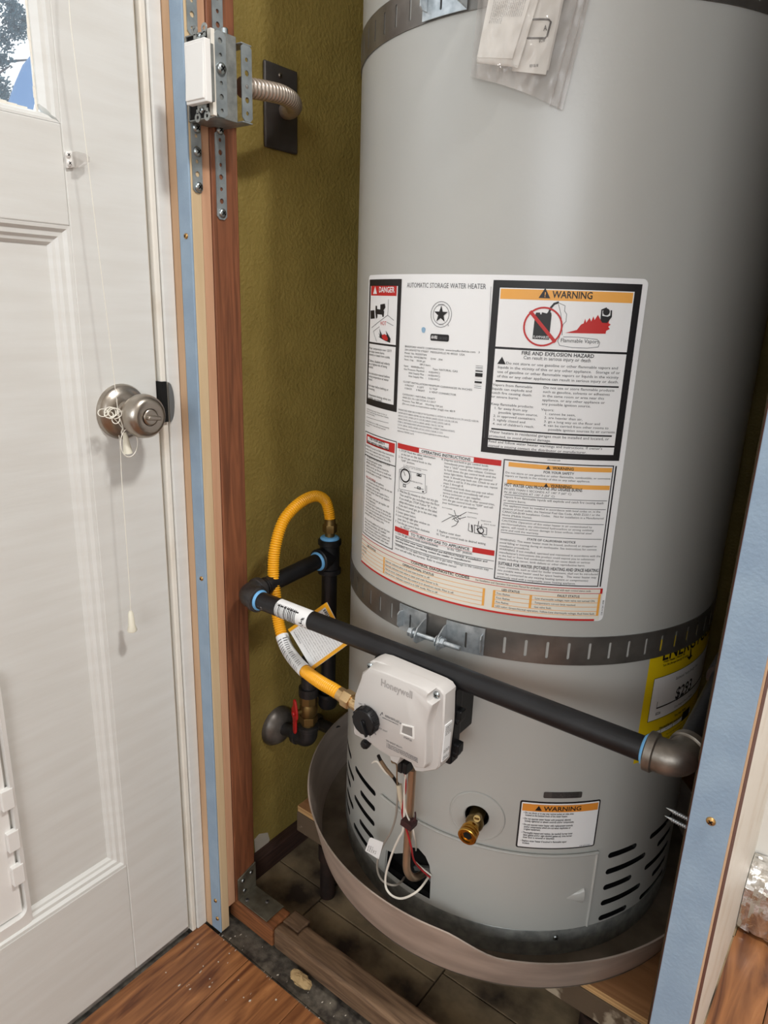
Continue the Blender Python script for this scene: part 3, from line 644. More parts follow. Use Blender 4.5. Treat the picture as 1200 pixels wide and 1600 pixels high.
para(K, ['Water temperature over 125°F', 'can cause severe burns', 'instantly or death from scalds.', '', 'Children, disabled and elderly', 'are at highest risk of being', 'scalded.', '', 'See instruction manual before', 'setting temperature at water', 'heater.', '', 'Feel water before bathing or', 'showering.', '', 'Temperature limiting valves are', 'available, see manual.'], A(192, 625), A(186, 1010), A(368, 640), r4, 1.1)
para(K, ['NOTICE: Read water heater for list of', 'devices, rated heating temperature display,', 'use manual setting.'], A(172, 1098), A(168, 1128), A(345, 1160), r2+.0002)
para(K, ['Contaminants less in 1000, reserves training', 'are available for state and local sources', 'of power.'], A(166, 1188), A(164, 1222), A(343, 1250), r2+.0002)
linepx(K, [A(168, 1155), A(340, 1205)], .0004, r2+.0002)
# middle column
ctext(Gy, 'AUTOMATIC STORAGE WATER HEATER', A(483, 146), A(1098, 152), .0095, r2)
th, z = onC(A(748, 357)); cring(Gy, th, z, .0106, .0112, r2); cring(Gy, th, z, .0139, .0145, r2)
cpoly(K, [(th+math.degrees((.0098 if i % 2 == 0 else .0039)*math.sin(i*PI/5)/R), z+(.0098 if i % 2 == 0 else .0039)*math.cos(i*PI/5)) for i in range(10)], r2+.0002)
ctext(Gy, 'BRADFORD', (onC(A(726, 285)) and A(726, 285)), A(776, 285), .0028, r2); ctext(Gy, 'WHITE', A(730, 440), A(768, 440), .0028, r2); ctext(Gy, 'B', A(800, 447), A(810, 447), .003, r2)
sm = onC(A(612, 478)); cpoly(Bl, [(sm[0]+.62*math.cos(t)*(1+.1*math.sin(3*t)), sm[1]+.0036*math.sin(t)*(1+.1*math.cos(2*t))) for t in [2*PI*i/16 for i in range(16)]], r2)
a0, z0 = onC(A(665, 560)); a1, z1 = onC(A(812, 516)); rsheet(K, a0, a1, z0, z1, .002, r2+.0001)
ctext(Wt, 'AHRI', A(674, 545), A(722, 550), .0065, r3+.0003, True); ctext(Gy, 'CERTIFIED', A(728, 551), A(804, 556), .005, r3+.0003)
para(K, ['BRADFORD WHITE CORPORATION  www.bradfordwhite.com   3', '200 LAFAYETTE STREET  MIDDLEVILLE MI 49333  USA', 'Model  No. RG250T6N', 'Serial No. WF43386741     D/W  -394', 'Nom. Cap.    50.00 gal', '                       189.3 liters', 'Input    40000(Btu/hr)           Type: NATURAL GAS', 'Gas Pressure Manifold  :   4.0(InWC)', '        Inlet Supply Max  :  14.0(InWC)', '        Inlet Supply Min   :   5.0(InWC)', '', 'CLOSET INSTALLATION MINIMUM CLEARANCES IN INCHES', '   0 FRONT     0 LEFT       12 TOP', '   0 BACK      0 RIGHT      6 VENT CONNECTOR', '', 'CATEGORY I NATURAL DRAFT', 'ANSI Z21.10.1-2017/CSA 4.1-2017', 'Pressure: Test 300 psi    Working 150 psi', '(Do not credit m-restrictions earlier (reg)) mix 4819'], A(467, 612), A(446, 1058), A(1052, 640), r2, .86)
para(Gy, ['MANUFACTURED UNDER ONE OR MORE OF THE FOLLOWING U.S. PATENTS: No. B4,904,428; B1,5,341,770; 4,416,222; 4,628,184;', '4,669,448; 4,672,919; 4,808,356; 4,829,983; 4,861,968; 4,904,428; 5,000,893; 5,023,031; 5,052,346; 5,081,696;', '5,092,519; 5,115,767; 5,199,385; 5,277,171; 5,372,185; 5,485,879; 5,574,822; 5,596,952; 5,660,165;', '5,682,666; 5,954,492; 5,988,117; 6,142,216; 6,286,465; 6,684,821; 7,063,132; 7,007,748;', 'OTHER U.S. AND FOREIGN PATENT APPLICATIONS PENDING. CURRENT CANADIAN PATENTS:', '1,272,914; 1,280,043; 1,289,832; 2,045,862; 2,092,105; 2,107,012; 2,108,186; 2,112,515.', 'The water heater meets or exceeds all or portions of (where applicable) the minimum efficiency', 'requirements of ASHRAE Code 90.'], A(416, 1104), A(408, 1268), A(1042, 1190), r2, .85)
for i, (ya, yb2) in enumerate(((755, 762), (768, 776), (780, 786), (792, 806), (812, 846), (850, 855), (862, 868), (876, 896), (902, 906), (912, 920), (926, 934), (938, 943), (948, 953))):
    a0, z0 = onC(A(1020-.08*(ya-755), ya)); a1, z1 = onC(A(1075-.08*(ya-755), yb2)); crect(K, a0, a1, z1, z0, r2)
linepx(Gy, [A(1138, 140), A(1085, 1320)], .0004, r2)
# warning panel
wa0 = (onC(B(140, 40))[0]+onC(B(45, 1180))[0])/2; wa1 = (onC(B(1137, 60))[0]+onC(B(965, 1240))[0])/2; zt = onC(B(140, 32))[1]; zb = onC(B(45, 1180))[1]
fr = math.degrees(.0078/R); crect(K, wa0, wa1, zb, zt, r2)
zd = onC(B(142, 484))[1]; ze = onC(B(88, 1092))[1]
for z1, z0 in ((zt-.0078, zd+.0012), (zd-.0012, ze+.001), (ze-.001, zb+.0068)): crect(Wt, wa0+fr, wa1-fr, z0, z1, r3)
zo1, zo0 = onC(B(185, 90))[1], onC(B(180, 158))[1]; crect(Og, wa0+fr+.25, wa1-fr-.25, zo0, zo1, r3+.0002)
a0, z0 = onC(B(526, 153)); ctext(K, 'WARNING', B(526, 151), B(795, 158), .0122, r4, True); tri(K, onC(B(474, 157))[0], z0-.0004, .0105, r4)
text(Og, '!', onlabel(onC(B(471, 157))[0], z0+.0008, r4+.0003), .0072, None, True)
th, z = onC(B(463, 345)); RC = .0208
polypx(K, [B(*p) for p in ((412, 268), (420, 250), (445, 250), (447, 262), (455, 262), (458, 248), (490, 256), (505, 240), (520, 252), (522, 268), (505, 432), (394, 426))], r4)
linepx(K, [B(*p) for p in ((507, 245), (520, 215), (540, 192), (565, 183))], .0022, r4)
cring(Rd, th, z, RC-.0019, RC, r4+.0003, 40); cline(Rd, [(th-math.degrees(RC*.66/R), z+RC*.70), (th+math.degrees(RC*.66/R), z-RC*.70)], .0036, r4+.0003)
ctext(Wt, 'FLAMMABLES', B(398, 420), B(502, 424), .0048, r4+.0005)
for P in ([(575, 188), (612, 205), (608, 240), (622, 260), (618, 310), (598, 330)], [(568, 195), (584, 260), (592, 340), (592, 400)], [(598, 330), (590, 370)], [(575, 412), (562, 440), (575, 470), (660, 484), (760, 488), (832, 480), (842, 450), (825, 430), (700, 415), (600, 412)]): linepx(Gy, [B(*p) for p in P], .0005, r4)
polypx(Rd, [B(*p) for p in ((612, 386), (690, 366), (718, 330), (735, 322), (745, 290), (752, 318), (775, 285), (785, 310), (800, 275), (808, 300), (830, 265), (850, 305), (880, 315), (912, 285), (900, 320), (915, 330), (898, 345), (908, 360), (885, 372), (880, 392))], r4)
polypx(K, [B(*p) for p in ((846, 300), (852, 230), (888, 215), (890, 224), (860, 238), (858, 272), (895, 278), (912, 270), (914, 235), (924, 235), (922, 280), (890, 320), (858, 318))], r4+.0002); hth, hz = onC(B(886, 246)); cring(K, hth, hz, 0, .0036, r4+.0002, 14)
ctext(K, 'Flammable Vapors', B(580, 447), B(836, 458), .0072, r4)
ctext(K, 'FIRE AND EXPLOSION HAZARD', B(321, 531), B(804, 552), .0068, r4, True); ctext(K, 'Can result in serious injury or death', B(334, 561), B(782, 580), .0066, r4)
para(K, ['      Do not store or use gasoline or other flammable vapors and', 'liquids in the vicinity of this or any other appliance.   Storage of or', 'use of gasoline or other flammable vapors or liquids in the vicinity', 'of this or any other appliance can result in serious injury or death.'], B(166, 592), B(158, 682), B(972, 690), r4, .88)
th, z = onC(B(189, 592)); tri(K, th, z-.0005, .0082, r4)
for y0, y1, w, xa, xb in ((706, 746, .0017, 150, 968), (1026, 1074, .0017, 121, 922)):
    a, z = onC(B(xa, y0)); a2, _ = onC(B(xb, y1)); crect(K, a, a2, z-w/2, z+w/2, r4)
para(K, ['Vapors from flammable', 'liquids can explode and', 'catch fire causing death', 'or severe burns.'], B(130, 738), B(121, 817), B(395, 752), r4, .9)
para(K, ['Do not use or store flammable products', 'such as gasoline, solvents or adhesives', 'in the same room or area near this', 'appliance, or any other appliance or', 'any possible ignition source.'], B(466, 758), B(456, 868), B(936, 800), r4, .9)
para(K, ['Keep flammable products:', '   1. far away from any', '       possible ignition source.', '   2. in approved containers.', '   3. tightly closed and', '   4. out of children\'s reach.'], B(118, 866), B(106, 996), B(432, 940), r4, .9)
para(K, ['Vapors:', '   1. cannot be seen,', '   2. are heavier than air,', '   3. go a long way on the floor and', '   4. can be carried from other rooms to', '       possible ignition sources by air currents.'], B(452, 905), B(440, 1034), B(946, 1052), r4, .9)
para(K, ['Water heaters in residential garages must be installed and located, or', 'protected, to avoid physical damage.'], B(107, 1052), B(104, 1080), B(903, 1098), r4, .9)
para(K, ['Read and follow water heater warnings and instructions. If owner\'s', 'manual is missing contact the distributor or manufacturer.'], B(102, 1116), B(99, 1144), B(858, 1166), r4, .9)
ctext(Gy, '238-44469-00B', B(493, 1240), B(580, 1246), .0028, r2)
# for your safety box
def frame(b, p0, p1, w, r):
    (a0, z1), (a1, z0) = onC(p0), onC(p1); aw = math.degrees(w/R)
    crect(b, a0, a1, z1-w, z1, r); crect(b, a0, a1, z0, z0+w, r); crect(b, a0, a0+aw, z0, z1, r); crect(b, a1-aw, a1, z0, z1, r)
frame(K, C(114, 66), C(334, 1038), .0011, r2)
a0, z1 = onC(C(122, 90)); a1, z0 = onC(C(350, 252)); crect(Rd, a0+.3, a1, z0, z1, r2); crect(Wt, a0+1.2, a1-2.4, z0+.0025, z1-.0025, r3)
para(K, ['   FOR YOUR SAFETY', 'READ BEFORE OPERATING'], C(142, 134), C(132, 162), C(322, 226), r4, 1.0, True)
para(K, ['WARNING: If you do not follow these instructions', 'exactly, a fire or explosion may result causing', 'property damage, personal injury or loss of life.'], C(118, 192), C(117, 240), C(347, 272), r2+.0002, 1.0)
a, z = onC(C(112, 258)); a2, _ = onC(C(357, 354)); crect(K, a, a2, z-.0006, z+.0006, r2+.0002)
tx = ['This appliance has a pilot which is lit by an', 'electrode spark igniter system.', 'BEFORE LIGHTING smell all around the', 'appliance area for gas. Be sure to smell next', 'to the floor because some gas is heavier than', 'air and will settle on the floor.', '', '• Do not try to light any appliance.', '• Do not touch any electric switch; do not use', '  any phone in your building.', '• Immediately call your gas supplier from a', '  neighbor\'s phone. Follow the gas supplier\'s', '  instructions.', '• If you cannot reach your gas supplier, call', '  the fire department.', 'Use only your hand to push in or turn the gas', 'control knob. Never use tools. If the knob will', 'not push in or turn by hand, don\'t try to repair', 'it, call a qualified service technician. Force or', 'attempted repair may result in a fire.', '', 'Do not use this appliance if any part has been', 'under water. Immediately call a qualified', 'service technician to inspect the appliance and', 'to replace any part of the control system and', 'any gas control which has been under water.']
para(K, tx, C(124, 278), C(108, 880), C(338, 480), r2+.0002, 1.0)
th, z = onC(C(120, 445)); text(Rd, 'WHAT TO DO IF YOU SMELL GAS', onlabel(th, z, r2+.0002), .0042, .030)
# operating instructions
def banner(t, p0, p1, t0, t1, r):
    (a0, z1), (a1, z0) = onC(p0), onC(p1); h = .0068
    crect(Rd, a0, a1, z1-h, z1, r); q0, q1 = onC(t0)[0], onC(t1)[0]; crect(Wt, q0, q1, z1-h+.0005, z1-.0005, r+.0003)
    w = twidth(t, True); text(K, t, onlabel(q0+.8, z1-h+.0016, r+.0006), .0052, math.radians(q1-q0-1.6)*R, True)
banner('OPERATING INSTRUCTIONS', C(378, 165), (784, 718), C(553, 205), C(995, 305), r2)
banner('TO TURN OFF GAS TO APPLIANCE', C(354, 842), (773, 860), C(468, 880), C(985, 1030), r2)
para(K, ['1. STOP! Read the safety information', '    at the left on this label.', '2. Set the gas control knob to the', '    "OFF" position.'], C(387, 232), C(383, 310), C(684, 294), r2, .95)
# control sketch
for P in ([(428, 345), (428, 370), (440, 380)], [(390, 380), (600, 425), (600, 560)], [(390, 380), (388, 540), (590, 580)], [(612, 515), (612, 570), (590, 580)]): linepx(Gy, [C(*p) for p in P], .0005, r2)
th, z = onC(C(437, 433)); cring(K, th, z, .0072, .0092, r2, 26); cring(Gy, th, z, .0108, .0112, r2, 26); cline(K, [(th, z), (th-.6, z+.005)], .0008, r2)
for p, q in (((532, 415), (568, 445)), ((420, 500), (442, 530)), ((535, 520), (562, 548)), ((576, 556), (588, 572))): frame(K, C(*p), C(*q), .0009, r2)
polypx(K, [C(*p) for p in ((540, 432), (545, 422), (555, 424), (560, 440))], r2); linepx(K, [C(512, 530), C(585, 545)], .0006, r2)
para(K, ['GAS CONTROL KNOB SHOWN', 'IN THE "OFF" POSITION'], C(440, 352), C(438, 364), C(617, 386), r2)
ctext(K, 'IGNITER BUTTON', C(470, 478), C(578, 504), .0028, r2)
para(K, ['3. Wait five (5) minutes to clear out any gas.', '    Then smell for gas, including near the floor.', '    If you smell gas, STOP! Follow "B" in the', '    safety information at the left on this label.', '    If you don\'t smell gas, go to the next step.', '4. Remove outer door.', '5. Locate igniter button.', '6. Look through sight glass window on', '    inner door to view pilot.', '7. Turn the gas control knob clockwise', '          to "PILOT" position.'], C(376, 560), C(354, 838), C(722, 672), r2, .95)
para(K, ['8. Depress and hold in gas control knob.', '    Immediately press igniter button until you', '    hear a "click" sound, then release. Continue', '    to hold down the gas control knob until the', '    status light blinks. Release the gas control', '    knob. It should pop back out. Check to see if', '    the pilot is still lit. If the pilot goes out, repeat', '    steps 2 through 8.', ' •  If gas control knob does not pop out when', '    released, stop and immediately call your', '    service technician or gas supplier.', ' •  If the pilot will not stay lit after several tries,', '    turn the gas control knob to "OFF" and call', '    your technician or gas supplier.'], C(732, 306), C(714, 652), C(1190, 500), r2, .95)
for P in ([(790, 745), (830, 760), (870, 800), (850, 835), (815, 850)], [(735, 810), (800, 775), (835, 760), (890, 760)], [(860, 770), (935, 730)], [(870, 785), (930, 770)], [(835, 715), (850, 760)], [(820, 790), (860, 770), (885, 790)], [(830, 775), (842, 800), (870, 810)], [(1000, 835), (1100, 860), (1098, 915), (1000, 900), (1000, 835)], [(955, 820), (950, 880), (985, 895)], [(1035, 805), (1025, 860)], [(1060, 830), (1050, 870)], [(1030, 880), (1080, 930)]): linepx(K, [C(*p) for p in P], .0007, r2)
th, z = onC(C(1050, 880)); cring(K, th, z, .003, .0042, r2, 16); polypx(K, [C(*p) for p in ((1015, 868), (1027, 862), (1030, 885))], r2); polypx(K, [C(*p) for p in ((972, 830), (984, 835), (988, 890), (978, 892))], r2)
for t, p, q in (('PILOT BURNER', (737, 695), (820, 712)), ('THERMOPILE', (945, 735), (1030, 748)), ('ELECTRODE', (942, 772), (1018, 785)), ('INNER DOOR', (1052, 802), (1135, 818)), ('SIGHT GLASS', (1075, 830), (1170, 845)), ('OUTER WIRING', (1055, 930), (1150, 945))): ctext(K, t, C(*p), C(*q), .0024, r2)
para(K, ['9. Replace outer door.', '10. Turn gas control knob to desired setting.'], C(694, 888), C(688, 915), C(1100, 1000), r2, .95)
para(K, ['1. Turn the gas control knob counterclockwise            to the "OFF" position.'], C(358, 905), C(358, 905), C(985, 1062), r2, .95)
a, z = onC(C(700, 992)); text(K, ' ', onlabel(a, z, r2), .004)
def hline(b, p0, p1, w, r): a, z = onC(p0); a2, _ = onC(p1); crect(b, a, a2, z-w/2, z+w/2, r)
hline(K, C(355, 922), C(1160, 1115), .0006, r2); hline(K, C(352, 982), C(1152, 1188), .0006, r2)
para(K, ['Read and follow water heater WARNINGS and INSTRUCTIONS. If installation and', 'operating instructions are missing, contact the retailer or manufacturer.'], C(358, 942), C(357, 964), C(1105, 1130), r2, .95, True)
para(K, ['WARNING: Do not apply line voltage (power) to gas valve.  Damage to the controls may', 'occur and will nullify the warranty.  Refer to installation manual.'], C(356, 1002), C(354, 1028), C(1115, 1208), r2, .95)
# right instruction column, framed
frame(K, D(150, 92), D(950, 1180), .0012, r2); a0, z1 = onC(D(1086, 152)); a1, z0 = onC(D(950, 1180)); crect(K, -46.9, -46.55, z0, z1, r2)
wa, wb = onC(D(176, 130))[0]+.2, onC(D(1058, 175))[0]
wa, wb = (onC(D(176, 130))[0]+onC(D(80, 1090))[0])/2+.6, -47.6
for p, tp, te, ty in ((D(176, 116), D(564, 168), D(745, 176), D(526, 172)), (D(160, 264), D(546, 318), D(728, 324), D(508, 318))):
    z = onC(p)[1]; crect(Og, wa, wb, z-.0052, z, r2); a0 = onC(tp)[0]; a1 = onC(te)[0]; text(K, 'WARNING', onlabel(a0, z-.0043, r3), .0047, math.radians(a1-a0)*R, True); tri(K, onC(ty)[0], z-.0047, .0044, r3)
ctext(K, 'FOR YOUR SAFETY', D(485, 213), D(745, 222), .0048, r2, True)
para(K, ['Do not store or use gasoline or other flammable, combustible, or corrosive', 'vapors or liquids in the vicinity of this or any other appliance.'], D(163, 213), D(160, 240), D(1055, 254), r2)
para(K, ['HOT WATER CAN PRODUCE 3RD DEGREE BURNS'], D(154, 322), D(154, 322), D(815, 366), r2, 1, True)
para(K, ['IN LESS THAN 5 SECONDS AT 140° F (60° C)', 'IN 30 SECONDS AT 130° F (54° C)'], D(152, 352), D(150, 380), D(724, 392), r2)
for y0, y1, xa, xb in ((393, 444, 155, 1026), (466, 517, 148, 1016), (592, 643, 136, 998), (716, 776, 124, 980)): hline(K, D(xa, y0), D(xb, y1), .0006, r2)
para(K, ['Vapors from flammable liquids will explode and catch fire causing death', 'or severe burns.'], D(147, 420), D(145, 450), D(998, 474), r2)
para(K, ['This appliance must be installed in accordance with local codes or, in the', 'absence of local codes, the National Fuel Gas Code, ANSI Z223.1 or the', 'CAN/CGA-B149 Installation Codes.   Not for installation in a Manufactured', 'Home (Mobile Home).'], D(140, 492), D(134, 574), D(1004, 540), r2)
para(K, ['CAUTION: Operation of this water heater in air contaminated by', 'perchloroethylene, any chlorinated hydrocarbon or strong oxidizing', 'agents, will result in serious damage to brass orifices, internal steel', 'parts and void the warranty.'], D(131, 622), D(124, 700), D(912, 704), r2)
ctext(K, 'STATE OF CALIFORNIA NOTICE', D(345, 782), D(758, 808), .0045, r2, True)
para(K, ['WARNING: This water heater must be braced, anchored or strapped to', 'avoid falling or moving during an earthquake. See instructions for correct', 'installation procedures.', 'WARNING: If not installed, operated and maintained in accordance with the', 'manufacturer\'s instructions this product could expose you to substances', 'in the fuel or from fuel combustion which can cause death or serious', 'illness including cancer, birth defects or other reproductive harm.'], D(115, 782), D(104, 946), D(968, 926), r2)
para(K, ['SUITABLE FOR WATER (POTABLE) HEATING AND SPACE HEATING'], D(100, 990), D(100, 990), D(954, 1056), r2, 1, True)
para(K, ['Toxic chemicals, such as used for boiler treatment, shall not be introduced', 'into potable water heater used for space heating.   This water heater may', 'never be connected to any existing heating system or component(s)', 'previously used with a nonpotable water heating appliance.'], D(98, 1016), D(90, 1098), D(948, 1082), r2)
# diagnostic table at the bottom
N_ = zoom(560, 830, 7.5)
zt1 = onC((935, D(0, 1195)[1]))[1]; zc = .7368
zA, zBq, zC0 = .7475, .7412, .7055
crect(Cr, -121.2, -46.0, zC0, zA, r2); crect(Rd, -121.2, -46.0, zA-.0009, zA, r3); crect(Rd, -121.2, -46.0, zBq-.0007, zBq, r3); crect(Rd, -121.3, -47.2, ZBm+.0004, ZBm+.0030, r3)
crect(Rd, -46.6, -46.0, zBq, zA, r3)
text(K, 'CONTROL DIAGNOSTIC CODES', onlabel(-96.5, zBq+.0018, r3), .0052, .086, True); text(K, 'See Installation and Operation Instruction Manual for probable causes associated with each control status code.', onlabel(-77.3, zBq+.0018, r3), .0036, .139)
rows = [zBq-.0009, zBq-.0066, zBq-.0125, zBq-.0181, zBq-.0237, zBq-.0292]
for z in rows[1:]: crect(Og, -121.2, -74.6 , z-.0003, z+.0003, r3); crect(Og, -72.4, -46.6, z-.0003, z+.0003, r3)
for a in (-107.6, -75.2, -72.6, -46.9): crect(Og, a, a+.6, rows[-1]-.0003, rows[1 if a != -46.9 else 0], r3)
crect(Og, -63.6, -63.0, rows[4], rows[1], r3)
text(K, 'OPERATIONAL STATUS', onlabel(-99.5, rows[1]+.0009, r3), .0042, .052, True); text(K, 'LED STATUS', onlabel(-70.5, rows[1]+.0007, r3), .0042, .0215, True); text(K, 'LED STATUS', onlabel(-117, rows[1]+.0007, r3), .0042, .026, True); text(K, 'FAULT STATUS', onlabel(-57, rows[1]+.0007, r3), .0042, .0265, True)
for i, (p, q, s, t) in enumerate((('Strobe (steady flash)', 'Normal, indicates pilot is lit and main burner is off.', 'Two flashes', 'Low thermopile voltage; main valve not turned ON.'), ('Heartbeat (bright)', 'Normal, indicates main valve is open and main burner is lit.', 'Four flashes', 'Temperature cut-out limit reached.'), ('Fade out', 'Not an error, indicates that the control is in shutdown mode. Pilot is off.', 'Five flashes', 'Gas valve fault.'), ('Off', 'Not an error, indicates control is in OFF mode. Pilot is off.', 'LED color: Green-Normal operation, Yellow-Low thermopile voltage, Red-Valve fault.', ''))):
    z = rows[i+2]+.0012; kx = .00205
    text(K, p, onlabel(-120.5, z, r3), .0036, None, False, kx); text(K, q, onlabel(-106.6, z, r3), .0036, None, False, .0039); text(K, s, onlabel(-71.7, z, r3), .0036, None, False, .0034)
    if t: text(K, t, onlabel(-62.3, z, r3), .0036, None, False, .0034)
th, z = -45.7, .712; text(K, '238-41261-00B', lambda x, y: cyl_pt(th-math.degrees(y/R)+.5, z+x, r2), .003, .020)
stuff(K.build('black_printing', 'print', rl, False)); stuff(Gy.build('grey_printing', 'print_grey', rl, False)); stuff(Rd.build('red_printing', 'print_red', rl, False)); stuff(Og.build('orange_printing', 'print_orange', rl, False))
stuff(Wt.build('white_fields', 'sheet', rl, False)); stuff(wk.build('white_lettering', 'sheet', rl, False)); Cr.build('cream_field', 'cream_print', rl, False); Bl.build('blue_smudge', 'print_blue', rl, False)

# ---------------- caution label, nameplate, energy label
W_ = zoom(800, 1220, 7.5)
a0, z1 = onC(W_(98, 218)); a1, z0 = onC(W_(955, 800)); a1 = (onC(W_(1038, 232))[0]+onC(W_(960, 775))[0])/2; a0 = (a0+onC(W_(42, 770))[0])/2; z0 = onC(W_(42, 772))[1]; z1 = onC(W_(100, 222))[1]
PO = R+.0004
b = MB(); rsheet(b, a0, a1, z0, z1, .003, PO); cl = lab(b.build('caution_label', 'print', wh), 'black-bordered warning sticker above the lower panel')
f_ = math.degrees(.0022/R); b = MB(); rsheet(b, a0+f_, a1-f_, z0+.0022, z1-.0022, .0015, PO+.0004); b.build('white_field', 'sheet', cl)
b = MB(); crect(b, a0+f_+.25, a1-f_-.25, z1-.0155, z1-.0042, PO+.0007); b.build('orange_band', 'print_orange2', cl, False)
b = MB(); wc = (a0+a1)/2; tri(b, wc-6.2, z1-.0136, .0078, PO+.001); text(b, 'WARNING', onlabel(wc-4.8, z1-.0132, PO+.001), .0095, .051, True)
L = ['• Do not block or in any way restrict jacket air inlet slots', '   located at the bottom front of the water heater.', '', '• Do not operate water heater with jumpered, altered,', '   loosely tightened or absent controls and/or components.', '', '• Do not operate water heater with replacement controls', '   and/or components which are not exact duplicates of', '   original equipment.', '', '• Thoroughly inspect and replace, (as needed) burner inner', '   door gasket and/or sight window gasket any time burner', '   inner door is removed or disturbed.', '', '• Replace water heater if involved in flammable vapor', '   incident.']
zz = z1-.0196
for i, t in enumerate(L):
    text(b, t, onlabel(a0+f_+.7, zz, PO+.0008), .0042, None, True, .00285); zz -= .00375 if t else .0019
text(b, '238-46422-00A', onlabel(a1-f_-4.3, z0+.0032, PO+.0008), .0026, .016)
stuff(b.build('printing', 'print', cl, False))
b = MB(); p0, p1 = onC(W_(365, 195)), onC(W_(825, 115)); rsheet(b, p0[0], p1[0], p0[1]-.0005, p1[1]-.001, .002, R+.0006); npl = lab(b.build('name_plate', 'steel_dark', wh), 'small dark metal plate above the caution sticker')
b = MB(); zc0 = (p0[1]+p1[1])/2
for i, t in enumerate(('BRADFORD WHITE WATER', 'HEATERS  PATENT PENDING', 'WARRANTY  VOID IF REMOVED')): text(b, t, onlabel(p0[0]+2.2, zc0+.0022-.0031*i, R+.0009), .0028, .036)
stuff(b.build('engraving', 'void', npl, False))
# energy label (yellow)
ea0, ea1, ez0, ez1 = -29.0, 16, .487, .668
b = MB(); crect(b, ea0, ea1, ez0, ez1, R+.0004); eg = lab(b.build('energy_label', 'yellow_print', wh), 'yellow energy cost label partly under the strap')
e_ = zoom(1000, 980, 6.954); b = MB(); w0 = onC(e_(150, 560)); w1 = onC(e_(75, 1030)); wz1, wz0 = w0[1], w1[1]; wl = (w0[0]+w1[0])/2
crect(b, wl, 14, wz0, wz1, R+.0008); bz1, bz0 = onC(e_(75, 1160))[1], onC(e_(70, 1205))[1]; crect(b, wl, -3, bz0, bz1, R+.0008); stuff(b.build('white_fields', 'sheet', eg, False))
b = MB(); rr4 = R+.0012
text(b, 'ENERGYGUIDE', onlabel(wl+1.6, .6372, rr4), .0265, .165, True)
for a, t in ((wl-.15, 0), ): crect(b, a, a+.2, wz0, wz1, rr4)
crect(b, wl, 14, wz1-.0004, wz1+.0004, rr4); crect(b, wl, 14, wz0-.0004, wz0+.0004, rr4); crect(b, wl, -3, bz0-.0003, bz0+.0003, rr4); crect(b, wl, -3, bz1-.0003, bz1+.0003, rr4); crect(b, wl-.1, wl+.1, bz0, bz1, rr4); crect(b, wl+6, wl+6.15, bz0, bz1, rr4); crect(b, wl+11.6, wl+11.75, bz0, bz1, rr4)
text(b, 'Water Heater - Natural Gas', onlabel(wl+2.4, .6332, rr4), .0042, .046, True); text(b, 'Tank Size (Storage Capacity): 50 Gallons', onlabel(wl+2.4, .6278, rr4), .0042, .056, True)
a, z = onC(e_(525, 345)); polypx(b, [e_(*p) for p in ((540, 225), (550, 225), (548, 300), (562, 300), (525, 352), (500, 318), (530, 312))], rr4); cring(b, a+.5, wz1+.048, .011, .016, rr4)
text(b, 'Estimated Yearly Energy Cost', onlabel(wl+9.3, wz1-.0135, rr4), .0062, .062)
text(b, '$293', onlabel(wl+10.4, wz1-.045, rr4), .025, .047, True)
lz = onC(e_(150, 885))[1]; crect(b, wl+2.6, 13, lz-.001, lz+.001, rr4); crect(b, wl+2.6, wl+2.75, lz, lz+.010, rr4)
text(b, '$226', onlabel(wl+2.6, lz-.0105, rr4), .0052, .010, True); text(b, 'Cost Range of Similar Models', onlabel(wl+11, lz-.0125, rr4), .0048, .052)
text(b, 'First Hour Rating', onlabel(wl+12, wz0-.0105, rr4), .0058, .032, True); text(b, '(How much hot water you get in the first hour of use)', onlabel(wl+5.2, wz0-.0185, rr4), .0056, .078, True); text(b, 'very small', onlabel(wl+2.2, bz0+.0025, rr4), .0034, .014); text(b, 'low', onlabel(wl+8.3, bz0+.0025, rr4), .0034, .005); text(b, 'medium', onlabel(wl+12.6, bz0+.0025, rr4), .0034, .010)
crect(b, wl+17, wl+22, bz0-.002, bz1+.006, rr4)
for i, t in enumerate(('Your cost will depend on your utility rates and use.', 'Cost range based only on models of similar capacity.', 'Estimated energy cost based on a national average.')): text(b, t, onlabel(wl+9-i, bz0-.008-.006*i, rr4), .0042, .075)
stuff(b.build('printing', 'print', eg, False))

# ---------------- gas control (box with knob) on the heater
Fz = zoom(545, 1020, 6.6667)
def FY(y, *P): return [onY(Fz(*p), y) for p in P]
y0_, y1_, y2_ = .5975, .612, .634
sil = [(205, 128), (212, 95), (245, 78), (330, 100), (900, 345), (965, 385), (1000, 440), (985, 800), (945, 1190), (915, 1225), (770, 1250), (700, 1240), (655, 1150), (540, 1092), (505, 1165), (440, 1130), (430, 1090), (330, 1030), (230, 955), (150, 905), (58, 852), (47, 830), (46, 560), (58, 440), (122, 262), (135, 205), (185, 175)]
# the outline is taken at the rear flange, the raised face in front of it
S_ = FY(y1_, *sil); cx_ = sum(p.x for p in S_)/len(S_); cz_ = sum(p.z for p in S_)/len(S_)
def scale_ring(P, y, s): return [Vector((cx_+(p.x-cx_)*s, y, cz_+(p.z-cz_)*s)) for p in P]
gc = MB().loft([scale_ring(S_, y2_+.004, .985), scale_ring(S_, y2_-.004, 1.0), scale_ring(S_, y1_+.002, .995), scale_ring(S_, y1_, .975)]).build('gas_control', 'control', wh, True, 0, 35)
face = [(215, 160), (400, 222), (560, 290), (700, 345), (800, 395), (830, 425), (805, 470), (820, 515), (872, 545), (862, 575), (840, 630), (812, 740), (803, 820), (797, 1160), (780, 1205), (690, 1195), (655, 1150), (540, 1092), (430, 1075), (330, 1018), (230, 945), (150, 895), (70, 848), (62, 825), (62, 600), (66, 460), (125, 285), (140, 225), (180, 195)]
